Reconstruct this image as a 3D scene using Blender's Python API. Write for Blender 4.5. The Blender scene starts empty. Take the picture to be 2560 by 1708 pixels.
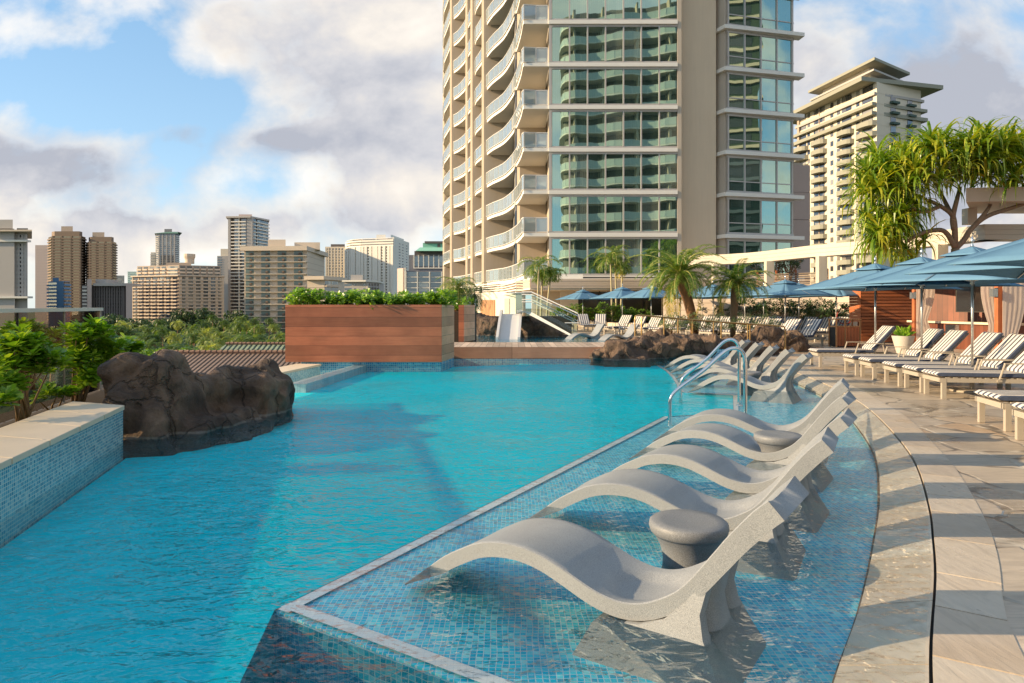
import bpy, math, random
from mathutils import Vector, noise, Matrix
R = math.radians
rnd = random.Random(7)
sc = bpy.context.scene
COL = sc.collection
F, H, EYE = 1706.667, 765.0, 1.5
def G(px, py, z=0.0):
    """ground point seen at a photo pixel, on the level z"""
    Y = F * (EYE - z) / (py - H)
    return Vector(((px - 1280) / F * Y, Y, z))
def XA(px, Y): return (px - 1280) / F * Y
def ZA(py, Y): return EYE + (H - py) / F * Y

# ------------------------------------------------------------------ mesh builder
class MB:
    def __init__(s): s.v = []; s.f = []
    def add(s, vs, fs):
        n = len(s.v); s.v += [tuple(v) for v in vs]; s.f += [tuple(i + n for i in f) for f in fs]; return s
    def quad(s, a, b, c, d): return s.add([a, b, c, d], [(0, 1, 2, 3)])
    def box(s, c, d, rz=0.0, M=None):
        hx, hy, hz = d[0] / 2, d[1] / 2, d[2] / 2
        vs = [Vector((x, y, z)) for z in (-hz, hz) for x, y in ((-hx, -hy), (hx, -hy), (hx, hy), (-hx, hy))]
        m = Matrix.Rotation(rz, 4, 'Z') if M is None else M
        vs = [m @ v + Vector(c) for v in vs]
        return s.add(vs, [(3, 2, 1, 0), (4, 5, 6, 7), (0, 1, 5, 4), (1, 2, 6, 5), (2, 3, 7, 6), (3, 0, 4, 7)])
    def bb(s, x0, x1, y0, y1, z0, z1): return s.box(((x0+x1)/2, (y0+y1)/2, (z0+z1)/2), (abs(x1-x0), abs(y1-y0), abs(z1-z0)))
    def prism(s, pts, z0, z1):
        """pts: plan polygon (counter clockwise), z0..z1"""
        n = len(pts)
        a = 0.5 * sum(pts[i][0]*pts[(i+1) % n][1] - pts[(i+1) % n][0]*pts[i][1] for i in range(n))
        if a < 0: pts = pts[::-1]
        vs = [(p[0], p[1], z0) for p in pts] + [(p[0], p[1], z1) for p in pts]
        return s.add(vs, [tuple(range(n-1, -1, -1)), tuple(range(n, 2*n))] + [(i, (i+1) % n, n+(i+1) % n, n+i) for i in range(n)])
    def wallseg(s, p, q, z0, z1, t0, t1):
        """box along p->q in plan, from offset t0 to t1 on the right-hand side of travel"""
        p = Vector(p[:2]); q = Vector(q[:2]); d = (q-p).normalized(); n = Vector((d.y, -d.x))
        return s.prism([p+n*t0, p+n*t1, q+n*t1, q+n*t0], z0, z1)
    def tube(s, pts, r, seg=8, cap=True):
        pts = [Vector(p) for p in pts]; n = len(pts)
        rs = r if isinstance(r, (list, tuple)) else [r]*n
        vs = []; fs = []; u = None
        for i, p in enumerate(pts):
            t = (pts[min(i+1, n-1)] - pts[max(i-1, 0)]).normalized()
            if u is None: u = t.orthogonal().normalized()
            else:
                u = (u - t*u.dot(t))
                u = u.normalized() if u.length > 1e-6 else t.orthogonal().normalized()
            w = t.cross(u)
            for k in range(seg):
                a = 2*math.pi*k/seg; vs.append(p + (u*math.cos(a) + w*math.sin(a))*rs[i])
        for i in range(n-1):
            for k in range(seg):
                a = i*seg+k; b = i*seg+(k+1) % seg; fs.append((a, b, b+seg, a+seg))
        if cap: fs.append(tuple(range(seg-1, -1, -1))); fs.append(tuple(range((n-1)*seg, n*seg)))
        return s.add(vs, fs)
    def lathe(s, prof, c=(0, 0, 0), seg=24):
        vs = []; fs = []
        for r, z in prof:
            for k in range(seg):
                a = 2*math.pi*k/seg; vs.append((c[0]+r*math.cos(a), c[1]+r*math.sin(a), c[2]+z))
        m = len(prof)
        for i in range(m-1):
            for k in range(seg):
                a = i*seg+k; b = i*seg+(k+1) % seg; fs.append((a, b, b+seg, a+seg))
        fs.append(tuple(range(seg-1, -1, -1))); fs.append(tuple(range((m-1)*seg, m*seg)))
        return s.add(vs, fs)
    def build(s, name, m, parent=None, smooth=False, bevel=0.0, angle=None):
        me = bpy.data.meshes.new(name); me.from_pydata(s.v, [], s.f); me.update()
        me.materials.append(m)
        if smooth:
            me.polygons.foreach_set('use_smooth', [True]*len(me.polygons))
            if angle: me.set_sharp_from_angle(angle=R(angle))
        o = bpy.data.objects.new(name, me); COL.objects.link(o)
        if parent is not None: o.parent = parent
        if bevel:
            b = o.modifiers.new('bevel', 'BEVEL'); b.width = bevel; b.segments = 2; b.limit_method = 'ANGLE'
        return o
def tag(o, label, cat, group=None, kind=None):
    if label: o['label'] = label
    if cat: o['category'] = cat
    if group: o['group'] = group
    if kind: o['kind'] = kind
    return o
def struct(o): o['kind'] = 'structure'; return o
def empty(name, loc=(0, 0, 0), rz=0.0):
    o = bpy.data.objects.new(name, None); COL.objects.link(o); o.location = loc; o.rotation_euler = (0, 0, rz)
    o.empty_display_size = .2
    return o
def copy_tree(o, parent=None):
    c = o.copy(); COL.objects.link(c); c.parent = parent
    for ch in o.children: copy_tree(ch, c)
    return c
NTH = ['first', 'second', 'third', 'fourth', 'fifth', 'sixth', 'seventh', 'eighth', 'ninth', 'tenth', 'eleventh', 'twelfth', 'thirteenth', 'fourteenth', 'fifteenth', 'sixteenth', 'seventeenth', 'eighteenth', 'nineteenth', 'twentieth']

# ------------------------------------------------------------------ materials
class NT:
    def __init__(s, name):
        s.m = bpy.data.materials.new(name); s.m.use_nodes = True; s.t = s.m.node_tree
        s.b = s.t.nodes['Principled BSDF']; s.out = s.t.nodes['Material Output']
    def n(s, kind, **kw):
        o = s.t.nodes.new(kind)
        for k, v in kw.items(): setattr(o, k, v)
        return o
    def L(s, a, b): s.t.links.new(a, b)
    def coord(s, which='Object'): return s.n('ShaderNodeTexCoord').outputs[which]
    def pos(s): return s.n('ShaderNodeNewGeometry').outputs['Position']
    def math(s, op, a, b=None, c=None, clamp=False):
        o = s.n('ShaderNodeMath', operation=op); o.use_clamp = clamp
        for i, x in enumerate((a, b, c)):
            if x is None: continue
            if isinstance(x, (int, float)): o.inputs[i].default_value = x
            else: s.L(x, o.inputs[i])
        return o.outputs[0]
    def noise(s, vec, scale, detail=4, rough=.55, dist=0.0):
        o = s.n('ShaderNodeTexNoise'); o.inputs['Scale'].default_value = scale; o.inputs['Detail'].default_value = detail
        o.inputs['Roughness'].default_value = rough; o.inputs['Distortion'].default_value = dist
        if vec is not None: s.L(vec, o.inputs['Vector'])
        return o
    def mapping(s, vec, scale=(1, 1, 1), rot=(0, 0, 0), loc=(0, 0, 0)):
        o = s.n('ShaderNodeMapping'); s.L(vec, o.inputs[0])
        o.inputs['Scale'].default_value = scale; o.inputs['Rotation'].default_value = rot; o.inputs['Location'].default_value = loc
        return o.outputs[0]
    def ramp(s, fac, stops, interp='LINEAR'):
        o = s.n('ShaderNodeValToRGB'); s.L(fac, o.inputs[0]); cr = o.color_ramp; cr.interpolation = interp
        while len(cr.elements) < len(stops): cr.elements.new(0.5)
        for e, (p, c) in zip(cr.elements, stops):
            e.position = p; e.color = (c[0], c[1], c[2], 1) if not isinstance(c, (int, float)) else (c, c, c, 1)
        return o.outputs[0]
    def mix(s, fac, a, b, mode='MIX'):
        o = s.n('ShaderNodeMix', data_type='RGBA', blend_type=mode)
        for sock, x in ((o.inputs[0], fac), (o.inputs[6], a), (o.inputs[7], b)):
            if isinstance(x, (int, float)): sock.default_value = x
            elif isinstance(x, (tuple, list)): sock.default_value = (x[0], x[1], x[2], 1)
            else: s.L(x, sock)
        return o.outputs[2]
    def bump(s, h, strength=.3, dist=.02):
        o = s.n('ShaderNodeBump'); o.inputs['Strength'].default_value = strength; o.inputs['Distance'].default_value = dist
        s.L(h, o.inputs['Height']); return o.outputs[0]
    def shader_mix(s, fac, a, b):
        o = s.n('ShaderNodeMixShader')
        if isinstance(fac, (int, float)): o.inputs[0].default_value = fac
        else: s.L(fac, o.inputs[0])
        s.L(a, o.inputs[1]); s.L(b, o.inputs[2]); return o.outputs[0]
    def node(s, kind, color=None, rough=None):
        o = s.n(kind)
        if color is not None:
            if isinstance(color, (tuple, list)): o.inputs[0].default_value = (*color, 1)
            else: s.L(color, o.inputs[0])
        if rough is not None: o.inputs['Roughness'].default_value = rough
        return o
def basic(name, c, rough=.6, var=.15, scale=3.0, bump=0.0, bscale=40.0, metal=0.0, streak=0.0, spec=.4, per_obj=0.0):
    """paint, render or metal with uneven tone and fine relief"""
    t = NT(name); co = t.coord('Object')
    n1 = t.noise(co, scale, 5, .6)
    f = t.math('MULTIPLY_ADD', n1.outputs[0], var*2, 1-var)
    if streak:
        n2 = t.noise(t.mapping(co, (6, 6, .35)), 1.3, 4, .6)
        f = t.math('MULTIPLY', f, t.math('MULTIPLY_ADD', n2.outputs[0], streak*2, 1-streak))
    if per_obj:
        oi = t.n('ShaderNodeObjectInfo')
        f = t.math('MULTIPLY', f, t.math('MULTIPLY_ADD', oi.outputs['Random'], per_obj*2, 1-per_obj))
    col = t.mix(1.0, c, f, 'MULTIPLY')
    t.L(col, t.b.inputs['Base Color']); t.b.inputs['Roughness'].default_value = rough; t.b.inputs['Metallic'].default_value = metal
    t.b.inputs['Specular IOR Level'].default_value = spec
    if bump: t.L(t.bump(t.noise(co, bscale, 6, .6).outputs[0], bump, .01), t.b.inputs['Normal'])
    return t.m
M = {}
M['concrete'] = basic('beige_render', (.46, .385, .30), .8, .10, .5, .15, 60, streak=.06)
M['concrete_gray'] = basic('grey_render', (.50, .43, .35), .8, .12, .4, .15, 60, streak=.05)
M['slab'] = basic('white_slab_paint', (.78, .75, .69), .55, .05, 1.2)
M['white'] = basic('white_paint', (.78, .76, .72), .5, .05, 3)
M['frame'] = basic('window_frame_metal', (.50, .46, .43), .4, .05, 3, metal=.3)
M['cream'] = basic('cream_wall', (.74, .68, .58), .8, .06, 1)
M['core'] = basic('warm_render', (.68, .54, .39), .8, .08, .35, .1, 60, streak=.07)
M['siding'] = basic('beige_siding', (.56, .46, .37), .6, .08, 2, streak=.04)
M['beam'] = basic('cream_siding', (.58, .52, .43), .55, .05, 2)
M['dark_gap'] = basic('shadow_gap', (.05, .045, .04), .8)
M['darkwall'] = basic('dark_stone_wall', (.07, .06, .055), .7, .3, 5)
M['taupe'] = basic('taupe_powder_coat', (.42, .37, .30), .45, .05, 20)
M['chrome'] = basic('polished_steel', (.72, .71, .70), .09, .03, 8, metal=1.0)
M['bronze'] = basic('bronze_rail', (.50, .32, .13), .32, .12, 20, metal=.85)
M['pole'] = basic('brushed_aluminium', (.62, .60, .56), .28, .04, 30, metal=.9)
M['soil'] = basic('soil', (.05, .035, .025), .95, .4, 14, .6, 30)
M['black'] = basic('black_slot', (.012, .011, .01), .6)
M['ceramic'] = basic('pale_planter', (.55, .51, .44), .6, .08, 6)
M['screen'] = basic('tv_screen', (.02, .016, .014), .15, spec=.6)
M['red'] = basic('red_hose', (.45, .04, .02), .5)
M['slide'] = basic('slide_gelcoat', (.60, .60, .60), .3, .04, 3)
M['ground'] = basic('park_ground', (.055, .075, .03), .95, .5, .08)

def glassy(name, tint, refl=(.9, .95, 1.0), diff=None, dfac=.1, rough=.01, ior=1.5):
    t = NT(name)
    tr = t.node('ShaderNodeBsdfTransparent', tint); gl = t.node('ShaderNodeBsdfGlossy', refl, rough)
    fr = t.n('ShaderNodeFresnel'); fr.inputs[0].default_value = ior
    a = tr.outputs[0]
    if diff: a = t.shader_mix(dfac, a, t.node('ShaderNodeBsdfDiffuse', diff).outputs[0])
    t.L(t.shader_mix(t.math('ADD', fr.outputs[0], .03, clamp=True), a, gl.outputs[0]), t.out.inputs[0]); return t.m
M['rail_glass'] = glassy('balcony_glass', (.80, .88, .88), diff=(.62, .72, .74), dfac=.38, ior=1.9)
M['rail_dark'] = glassy('tinted_rail_glass', (.80, .77, .71), refl=(.6, .6, .6), diff=(.04, .035, .03), dfac=.07, ior=1.05)
M['clear_glass'] = glassy('clear_glass', (.86, .95, .92), ior=1.45)

def curtain_glass():
    t = NT('green_curtain_glass'); p = t.pos()
    oi = t.n('ShaderNodeObjectInfo').outputs['Random']; rv = t.n('ShaderNodeCombineXYZ'); t.L(t.math('MULTIPLY', oi, 60), rv.inputs[0]); t.L(t.math('MULTIPLY', oi, 37), rv.inputs[2])
    va = t.n('ShaderNodeVectorMath', operation='ADD'); t.L(p, va.inputs[0]); t.L(rv.outputs[0], va.inputs[1])
    n = t.noise(t.mapping(va.outputs[0], (1, 1, .6)), .7, 1, .4)
    bm = t.bump(n.outputs[0], .16, .03)
    w = t.n('ShaderNodeTexWave', wave_type='BANDS', bands_direction='X'); w.inputs['Scale'].default_value = 2.2; w.inputs['Distortion'].default_value = 1.2
    t.L(p, w.inputs[0])
    d = t.node('ShaderNodeBsdfDiffuse', t.mix(t.ramp(oi, [(.70, 0.0), (.74, 1.0)], 'CONSTANT'), t.ramp(w.outputs[0], [(0, (.02, .05, .042)), (1, (.10, .16, .13))]), t.ramp(w.outputs[0], [(0, (.16, .20, .16)), (1, (.30, .33, .27))])))
    g = t.node('ShaderNodeBsdfGlossy', (.52, .72, .62), .012); t.L(bm, g.inputs['Normal'])
    t.L(t.shader_mix(.62, d.outputs[0], g.outputs[0]), t.out.inputs[0]); return t.m
M['curtain'] = curtain_glass()
def blue_glass():
    t = NT('city_window_glass'); p = t.pos()
    oi = t.n('ShaderNodeTexWhiteNoise', noise_dimensions='3D'); t.L(t.n('ShaderNodeVectorMath', operation='FLOOR').outputs[0], oi.inputs[0])
    fl = [x for x in t.t.nodes if x.bl_idname == 'ShaderNodeVectorMath'][0]; t.L(t.mapping(p, (.35, .35, .33)), fl.inputs[0])
    c = t.ramp(oi.outputs[0], [(0, (.02, .02, .022)), (.6, (.06, .06, .065)), (.8, (.22, .20, .17)), (1, (.34, .32, .28))])
    d = t.node('ShaderNodeBsdfDiffuse', c)
    g = t.node('ShaderNodeBsdfGlossy', (.7, .75, .8), .08)
    t.L(t.shader_mix(.22, d.outputs[0], g.outputs[0]), t.out.inputs[0]); return t.m
M['cityglass'] = blue_glass()
M['shopglass'] = basic('dark_shop_glass', (.05, .045, .035), .08, .4, .6, spec=.8)

def mosaic(name, axes, size, cols, grout=(.55, .62, .60), warp=0.0, gw=.09, rough=.25):
    """small square glass tiles; axes pick the two plan directions"""
    t = NT(name); p = t.pos()
    if warp:
        n = t.noise(t.mapping(p, (1, .55, 1)), 5.5, 2, .5)
        va = t.n('ShaderNodeVectorMath', operation='MULTIPLY_ADD'); t.L(n.outputs['Color'], va.inputs[0])
        va.inputs[1].default_value = (warp, warp, warp); t.L(p, va.inputs[2]); p = va.outputs[0]
    sx = t.n('ShaderNodeSeparateXYZ'); t.L(p, sx.inputs[0])
    a = t.math('DIVIDE', sx.outputs[axes[0]], size); b = t.math('DIVIDE', sx.outputs[axes[1]], size)
    cb = t.n('ShaderNodeCombineXYZ'); t.L(t.math('FLOOR', a), cb.inputs[0]); t.L(t.math('FLOOR', b), cb.inputs[1])
    wn = t.n('ShaderNodeTexWhiteNoise', noise_dimensions='2D'); t.L(cb.outputs[0], wn.inputs[0])
    col = t.ramp(wn.outputs[0], cols)
    fa = t.math('ABSOLUTE', t.math('SUBTRACT', t.math('FRACT', a), .5)); fb = t.math('ABSOLUTE', t.math('SUBTRACT', t.math('FRACT', b), .5))
    g = t.math('GREATER_THAN', t.math('MAXIMUM', fa, fb), .5-gw)
    t.L(t.mix(g, col, grout), t.b.inputs['Base Color']); t.b.inputs['Roughness'].default_value = rough
    return t.m
BL = [(0, (.02, .20, .42)), (.35, (.04, .32, .56)), (.7, (.10, .42, .62)), (1, (.20, .52, .66))]
M['tile_shelf'] = mosaic('blue_mosaic_floor', (0, 1), .031, [(0, (.0, .44, .72)), (.4, (.01, .62, .88)), (.75, (.08, .74, .92)), (1, (.30, .86, .95))], (.52, .76, .86), warp=.035, gw=.07)
M['tile_wall'] = mosaic('blue_mosaic_wall', (1, 2), .03, [(0, (.05, .26, .36)), (.4, (.10, .38, .48)), (.8, (.22, .52, .58)), (1, (.40, .60, .60))], (.68, .70, .62), gw=.09)
M['tile_wall_x'] = mosaic('blue_mosaic_wall_far', (0, 2), .05, BL, (.45, .6, .62))
M['tile_white'] = mosaic('white_mosaic_edge', (0, 1), .031, [(0, (.86, .90, .90)), (1, (.95, .95, .94))], (.78, .84, .86), warp=.05, gw=.05)
M['tile_deep'] = mosaic('turquoise_pool_floor', (0, 1), .05, [(0, (.01, .58, .70)), (.5, (.03, .66, .76)), (1, (.10, .72, .80))], (.12, .70, .76), warp=.1, gw=.04)

def water(name, scat, dens, bs=1.0, tint=(.75, .95, 1.0), amp=1.0):
    t = NT(name); p = t.pos()
    n1 = t.noise(t.mapping(p, (1.0, 1.55, 1), rot=(0, 0, R(14))), 3.6*bs, 3, .52, .6)
    n2 = t.noise(t.mapping(p, (1.0, 1.4, 1), rot=(0, 0, R(-24))), 11*bs, 2, .5, .4)
    n3 = t.noise(t.mapping(p, (1, 1, 1)), .55, 2, .5)
    h = t.math('ADD', t.math('MULTIPLY', n1.outputs[0], 1.0), t.math('MULTIPLY', n2.outputs[0], .40))
    am = t.math('MAXIMUM', t.math('MULTIPLY_ADD', n3.outputs[0], 2.6, -.42), .22)
    h = t.math('MULTIPLY', h, am)
    bm = t.bump(h, 1.0, .034*amp)
    fr = t.n('ShaderNodeFresnel'); fr.inputs[0].default_value = 1.33; t.L(bm, fr.inputs[1])
    gl = t.node('ShaderNodeBsdfGlossy', (1, 1, 1), .02); t.L(bm, gl.inputs['Normal'])
    tr = t.node('ShaderNodeBsdfTransparent', tint)
    df = t.node('ShaderNodeBsdfDiffuse', scat); t.L(bm, df.inputs['Normal'])
    body = t.shader_mix(dens, tr.outputs[0], df.outputs[0])
    f2 = t.math('MULTIPLY', fr.outputs[0], .62, clamp=True)
    t.L(t.shader_mix(f2, body, gl.outputs[0]), t.out.inputs[0]); return t.m
M['water'] = water('pool_water', (.02, .50, .62), .02, 1.0, (.97, .995, 1.0), 3.3)
def murk():
    t = NT('turquoise_depth'); a = t.node('ShaderNodeBsdfTransparent', (.5, .92, 1.0)); d = t.node('ShaderNodeBsdfDiffuse', (.0, .77, .92)); t.L(t.shader_mix(.90, a.outputs[0], d.outputs[0]), t.out.inputs[0]); return t.m
M['murk'] = murk()
M['water_shallow'] = water('shallow_water', (.02, .42, .66), .12, 1.2, (.93, .99, 1.0), .55)
M['water_film'] = water('overflow_film', (.3, .3, .3), .0, 1.6, (.93, .96, .95), .35)

def flagstone():
    t = NT('flagstone_paving'); p = t.pos(); 
    wn = t.noise(p, 1.4, 3, .5); va = t.n('ShaderNodeVectorMath', operation='MULTIPLY_ADD'); t.L(wn.outputs['Color'], va.inputs[0]); va.inputs[1].default_value = (.35, .35, 0); t.L(p, va.inputs[2])
    q = t.mapping(va.outputs[0], (1, 1, 0))
    v = t.n('ShaderNodeTexVoronoi', feature='F1'); v.inputs['Scale'].default_value = 1.35; v.inputs['Randomness'].default_value = .7; t.L(q, v.inputs[0])
    e = t.n('ShaderNodeTexVoronoi', feature='DISTANCE_TO_EDGE'); e.inputs['Scale'].default_value = 1.35; e.inputs['Randomness'].default_value = .7; t.L(q, e.inputs[0])
    sp = t.n('ShaderNodeSeparateColor'); t.L(v.outputs['Color'], sp.inputs[0])
    base = t.ramp(sp.outputs[0], [(0, (.44, .37, .29)), (.3, (.58, .49, .38)), (.5, (.50, .43, .35)), (.7, (.64, .53, .40)), (.88, (.56, .40, .26)), (1, (.66, .58, .48))])
    g = t.noise(t.mapping(p, (1.2, 9, 1), rot=(0, 0, .6)), 2.2, 6, .65, 1.2)
    base = t.mix(1.0, base, t.ramp(g.outputs[0], [(.25, .68), (.75, 1.12)]), 'MULTIPLY')
    g2 = t.noise(p, .7, 4, .6); base = t.mix(1.0, base, t.ramp(g2.outputs[0], [(.3, .75), (.7, 1.08)]), 'MULTIPLY')
    m = t.ramp(e.outputs[0], [(.020, 1.0), (.034, 0.0)])
    ml = t.noise(p, 3, 2); gr = t.mix(t.ramp(ml.outputs[0], [(.45, 0.0), (.6, 1.0)]), (.19, .155, .12), (.56, .50, .41))
    t.L(t.mix(m, base, gr), t.b.inputs['Base Color'])
    t.L(t.ramp(g2.outputs[0], [(.35, .22), (.65, .6)]), t.b.inputs['Roughness'])
    h = t.math('SUBTRACT', t.math('MULTIPLY', g.outputs[0], .35), t.math('MULTIPLY', m, .7))
    t.L(t.bump(h, .45, .02), t.b.inputs['Normal']); return t.m
M['flag'] = flagstone()
def slabstone(name, wet, pale=1.0):
    t = NT(name); p = t.pos(); ge = t.n('ShaderNodeNewGeometry'); r = ge.outputs['Random Per Island']
    base = t.ramp(r, [(0, (.44, .37, .29)), (.3, (.56, .49, .40)), (.55, (.50, .41, .31)), (.8, (.60, .53, .43)), (1, (.54, .43, .31))])
    rv = t.n('ShaderNodeCombineXYZ'); t.L(t.math('MULTIPLY', r, 50), rv.inputs[0]); t.L(t.math('MULTIPLY', r, 31), rv.inputs[1])
    va = t.n('ShaderNodeVectorMath', operation='ADD'); t.L(p, va.inputs[0]); t.L(rv.outputs[0], va.inputs[1])
    g = t.noise(t.mapping(va.outputs[0], (5, 1.0, 1), rot=(0, 0, .5)), 2.6, 8, .68, 1.6)
    g2 = t.noise(va.outputs[0], 1.7, 4, .6)
    c = t.mix(1.0, base, t.ramp(g.outputs[0], [(.3, .80*pale), (.5, 1.0*pale), (.72, 1.08*pale)]), 'MULTIPLY')
    c = t.mix(t.ramp(g2.outputs[0], [(.5, 0.0), (.8, .45)]), c, (.36, .27, .18))
    t.L(c, t.b.inputs['Base Color']); t.L(t.ramp(g2.outputs[0], [(.35, wet), (.65, wet+.3)]), t.b.inputs['Roughness'])
    t.L(t.bump(g.outputs[0], .3, .012), t.b.inputs['Normal']); return t.m
M['slabstone'] = slabstone('sawn_stone_slabs', .25)
M['slabwet'] = slabstone('wet_stone_slabs', .3, 1.5)
M['coping'] = basic('limestone_coping', (.72, .60, .44), .6, .14, 2.5, .2, 25)
M['joint'] = basic('stone_joint', (.16, .13, .10), .9)

def wood(name, c1, c2, plank, axis, grain_axis=0, rough=.5, gap=.04, speck=0.0, island=False):
    t = NT(name); p = t.coord('Object')
    sx = t.n('ShaderNodeSeparateXYZ'); t.L(p, sx.inputs[0])
    a = t.math('DIVIDE', sx.outputs[axis], plank); fl = t.math('FLOOR', a)
    wn = t.n('ShaderNodeTexWhiteNoise', noise_dimensions='1D'); t.L(fl, wn.inputs['W'])
    sc_ = [7.0, 7.0, 7.0]; sc_[grain_axis] = .5
    cb = t.n('ShaderNodeCombineXYZ'); t.L(t.math('MULTIPLY', wn.outputs[0], 40), cb.inputs[grain_axis])
    va = t.n('ShaderNodeVectorMath', operation='ADD'); t.L(p, va.inputs[0]); t.L(cb.outputs[0], va.inputs[1])
    g = t.noise(t.mapping(va.outputs[0], tuple(sc_)), 1.6, 6, .62, 1.8)
    big = t.noise(va.outputs[0], 1.1, 3, .6)
    c = t.mix(g.outputs[0], c1, c2)
    c = t.mix(1.0, c, t.math('MULTIPLY_ADD', wn.outputs[0], .45, .74), 'MULTIPLY')
    c = t.mix(1.0, c, t.ramp(big.outputs[0], [(.3, .74), (.7, 1.15)]), 'MULTIPLY')
    if gap:
        e = t.math('GREATER_THAN', t.math('ABSOLUTE', t.math('SUBTRACT', t.math('FRACT', a), .5)), .5-gap/2)
        c = t.mix(e, c, (.04, .02, .012))
    t.L(c, t.b.inputs['Base Color']); t.b.inputs['Roughness'].default_value = rough
    t.L(t.bump(g.outputs[0], .2, .01), t.b.inputs['Normal']); return t.m
M['planter'] = wood('red_cedar_boards', (.33, .085, .04), (.54, .20, .10), .243, 2, 0, .55, .03)
M['planter_end'] = wood('bounce_lit_cedar_boards', (.60, .32, .18), (.76, .48, .30), .243, 2, 1, .5, .03)  # planter cedar made lighter; bounced light on the end panels is painted in
M['fascia'] = wood('timber_fascia', (.42, .20, .12), (.56, .31, .20), 2.6, 0, 0, .6, .004)
M['boards'] = wood('weathered_deck_boards', (.42, .31, .23), (.62, .50, .40), .19, 0, 1, .7, .05)
M['cabana'] = wood('ipe_slats', (.30, .085, .03), (.50, .18, .07), .145, 2, 0, .4, .0)
M['cabana_v'] = wood('ipe_panel', (.13, .035, .018), (.26, .085, .04), .16, 1, 2, .5, .05)
M['cabana_post'] = wood('ipe_post', (.34, .09, .03), (.50, .17, .07), 5, 0, 2, .4, 0)
M['golden'] = wood('golden_slats', (.46, .20, .07), (.64, .32, .13), .06, 0, 2, .4, .25)
M['fence'] = wood('slat_fence_timber', (.28, .22, .16), (.42, .33, .25), .16, 2, 0, .7, .3)

def rockmat():
    t = NT('lava_rock'); p = t.pos()
    a = t.noise(p, 1.3, 7, .62, .4); b = t.noise(t.mapping(p, (1, 1, .4)), 5, 8, .7); c = t.noise(p, 34, 5, .7)
    col = t.ramp(a.outputs[0], [(.28, (.030, .019, .014)), (.44, (.092, .058, .039)), (.60, (.18, .115, .073)), (.78, (.32, .22, .14))])
    col = t.mix(1.0, col, t.ramp(b.outputs[0], [(.3, .55), (.65, 1.25)]), 'MULTIPLY')
    sx = t.n('ShaderNodeSeparateXYZ'); t.L(p, sx.inputs[0])
    w = t.math('ADD', sx.outputs[2], t.math('MULTIPLY', b.outputs[0], .05))
    col = t.mix(t.ramp(w, [(.0, 1.0), (.07, 0.0)]), col, t.mix(1.0, col, (.28, .26, .25), 'MULTIPLY'))  # wet rock darkens at the waterline; its dark reflection is painted in too
    scum = t.ramp(w, [(.018, .3), (.03, 1.0), (.042, 1.0), (.06, 0.0)])
    col = t.mix(t.math('MULTIPLY', scum, .45), col, (.34, .31, .27))
    v = t.n('ShaderNodeTexVoronoi', feature='F1'); v.inputs['Scale'].default_value = 9; t.L(t.mapping(p, (1, 1, .6)), v.inputs[0])
    h = t.math('ADD', t.math('MULTIPLY', b.outputs[0], 1.0), t.math('MULTIPLY', c.outputs[0], .25))
    h = t.math('ADD', h, t.math('MULTIPLY', v.outputs[0], .35))
    ck = t.n('ShaderNodeTexVoronoi', feature='DISTANCE_TO_EDGE'); ck.inputs['Scale'].default_value = 2.1
    wv = t.noise(p, 3.2, 4, .6); wa = t.n('ShaderNodeVectorMath', operation='MULTIPLY_ADD'); t.L(wv.outputs['Color'], wa.inputs[0]); wa.inputs[1].default_value = (.30, .30, .30); t.L(t.mapping(p, (1, 1, .42)), wa.inputs[2]); t.L(wa.outputs[0], ck.inputs[0])
    crk = t.ramp(ck.outputs[0], [(.0, 1.0), (.035, 0.0)])
    col = t.mix(crk, col, t.mix(1.0, col, (.72, .70, .68), 'MULTIPLY')); h = t.math('SUBTRACT', h, t.math('MULTIPLY', crk, .5))
    t.L(col, t.b.inputs['Base Color']); t.b.inputs['Roughness'].default_value = .75
    t.L(t.bump(h, 1.0, .09), t.b.inputs['Normal']); return t.m
M['rock'] = rockmat()
def speckle():
    t = NT('speckled_resin'); p = t.coord('Object')
    a = t.noise(p, 260, 2, .6); b = t.noise(p, 3, 3)
    c = t.ramp(a.outputs[0], [(.34, (.18, .19, .20)), (.46, (.265, .28, .29)), (.6, (.31, .325, .335)), (.7, (.39, .40, .405))])
    c = t.mix(1.0, c, t.ramp(b.outputs[0], [(.3, .92), (.7, 1.05)]), 'MULTIPLY')
    t.L(c, t.b.inputs['Base Color']); t.b.inputs['Roughness'].default_value = .5
    t.L(t.bump(a.outputs[0], .12, .003), t.b.inputs['Normal']); return t.m
M['resin'] = speckle()
def speckle2():
    t = NT('grey_speckled_resin'); p = t.coord('Object')
    a = t.noise(p, 260, 2, .6)
    c = t.ramp(a.outputs[0], [(.34, (.11, .115, .125)), (.48, (.18, .19, .20)), (.62, (.23, .24, .255)), (.72, (.34, .34, .35))])
    t.L(c, t.b.inputs['Base Color']); t.b.inputs['Roughness'].default_value = .55; return t.m
M['resin_dark'] = speckle2()
def stripes():
    t = NT('navy_striped_fabric'); p = t.coord('Object')
    sx = t.n('ShaderNodeSeparateXYZ'); t.L(p, sx.inputs[0])
    f = t.math('FRACT', t.math('DIVIDE', t.math('ADD', sx.outputs[1], 10.0), .125))
    m = t.math('LESS_THAN', t.math('ABSOLUTE', t.math('SUBTRACT', f, .5)), .20)
    m2 = t.math('LESS_THAN', t.math('ABSOLUTE', t.math('SUBTRACT', f, .5)), .24)
    n = t.noise(p, 190, 2)
    c = t.mix(m2, (.72, .68, .62), (.40, .32, .27)); c = t.mix(m, c, (.060, .080, .135))
    c = t.mix(1.0, c, t.ramp(n.outputs[0], [(.3, .85), (.7, 1.1)]), 'MULTIPLY')
    t.L(c, t.b.inputs['Base Color']); t.b.inputs['Roughness'].default_value = .85
    t.L(t.bump(t.noise(p, 9, 3).outputs[0], .25, .03), t.b.inputs['Normal']); return t.m
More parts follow.
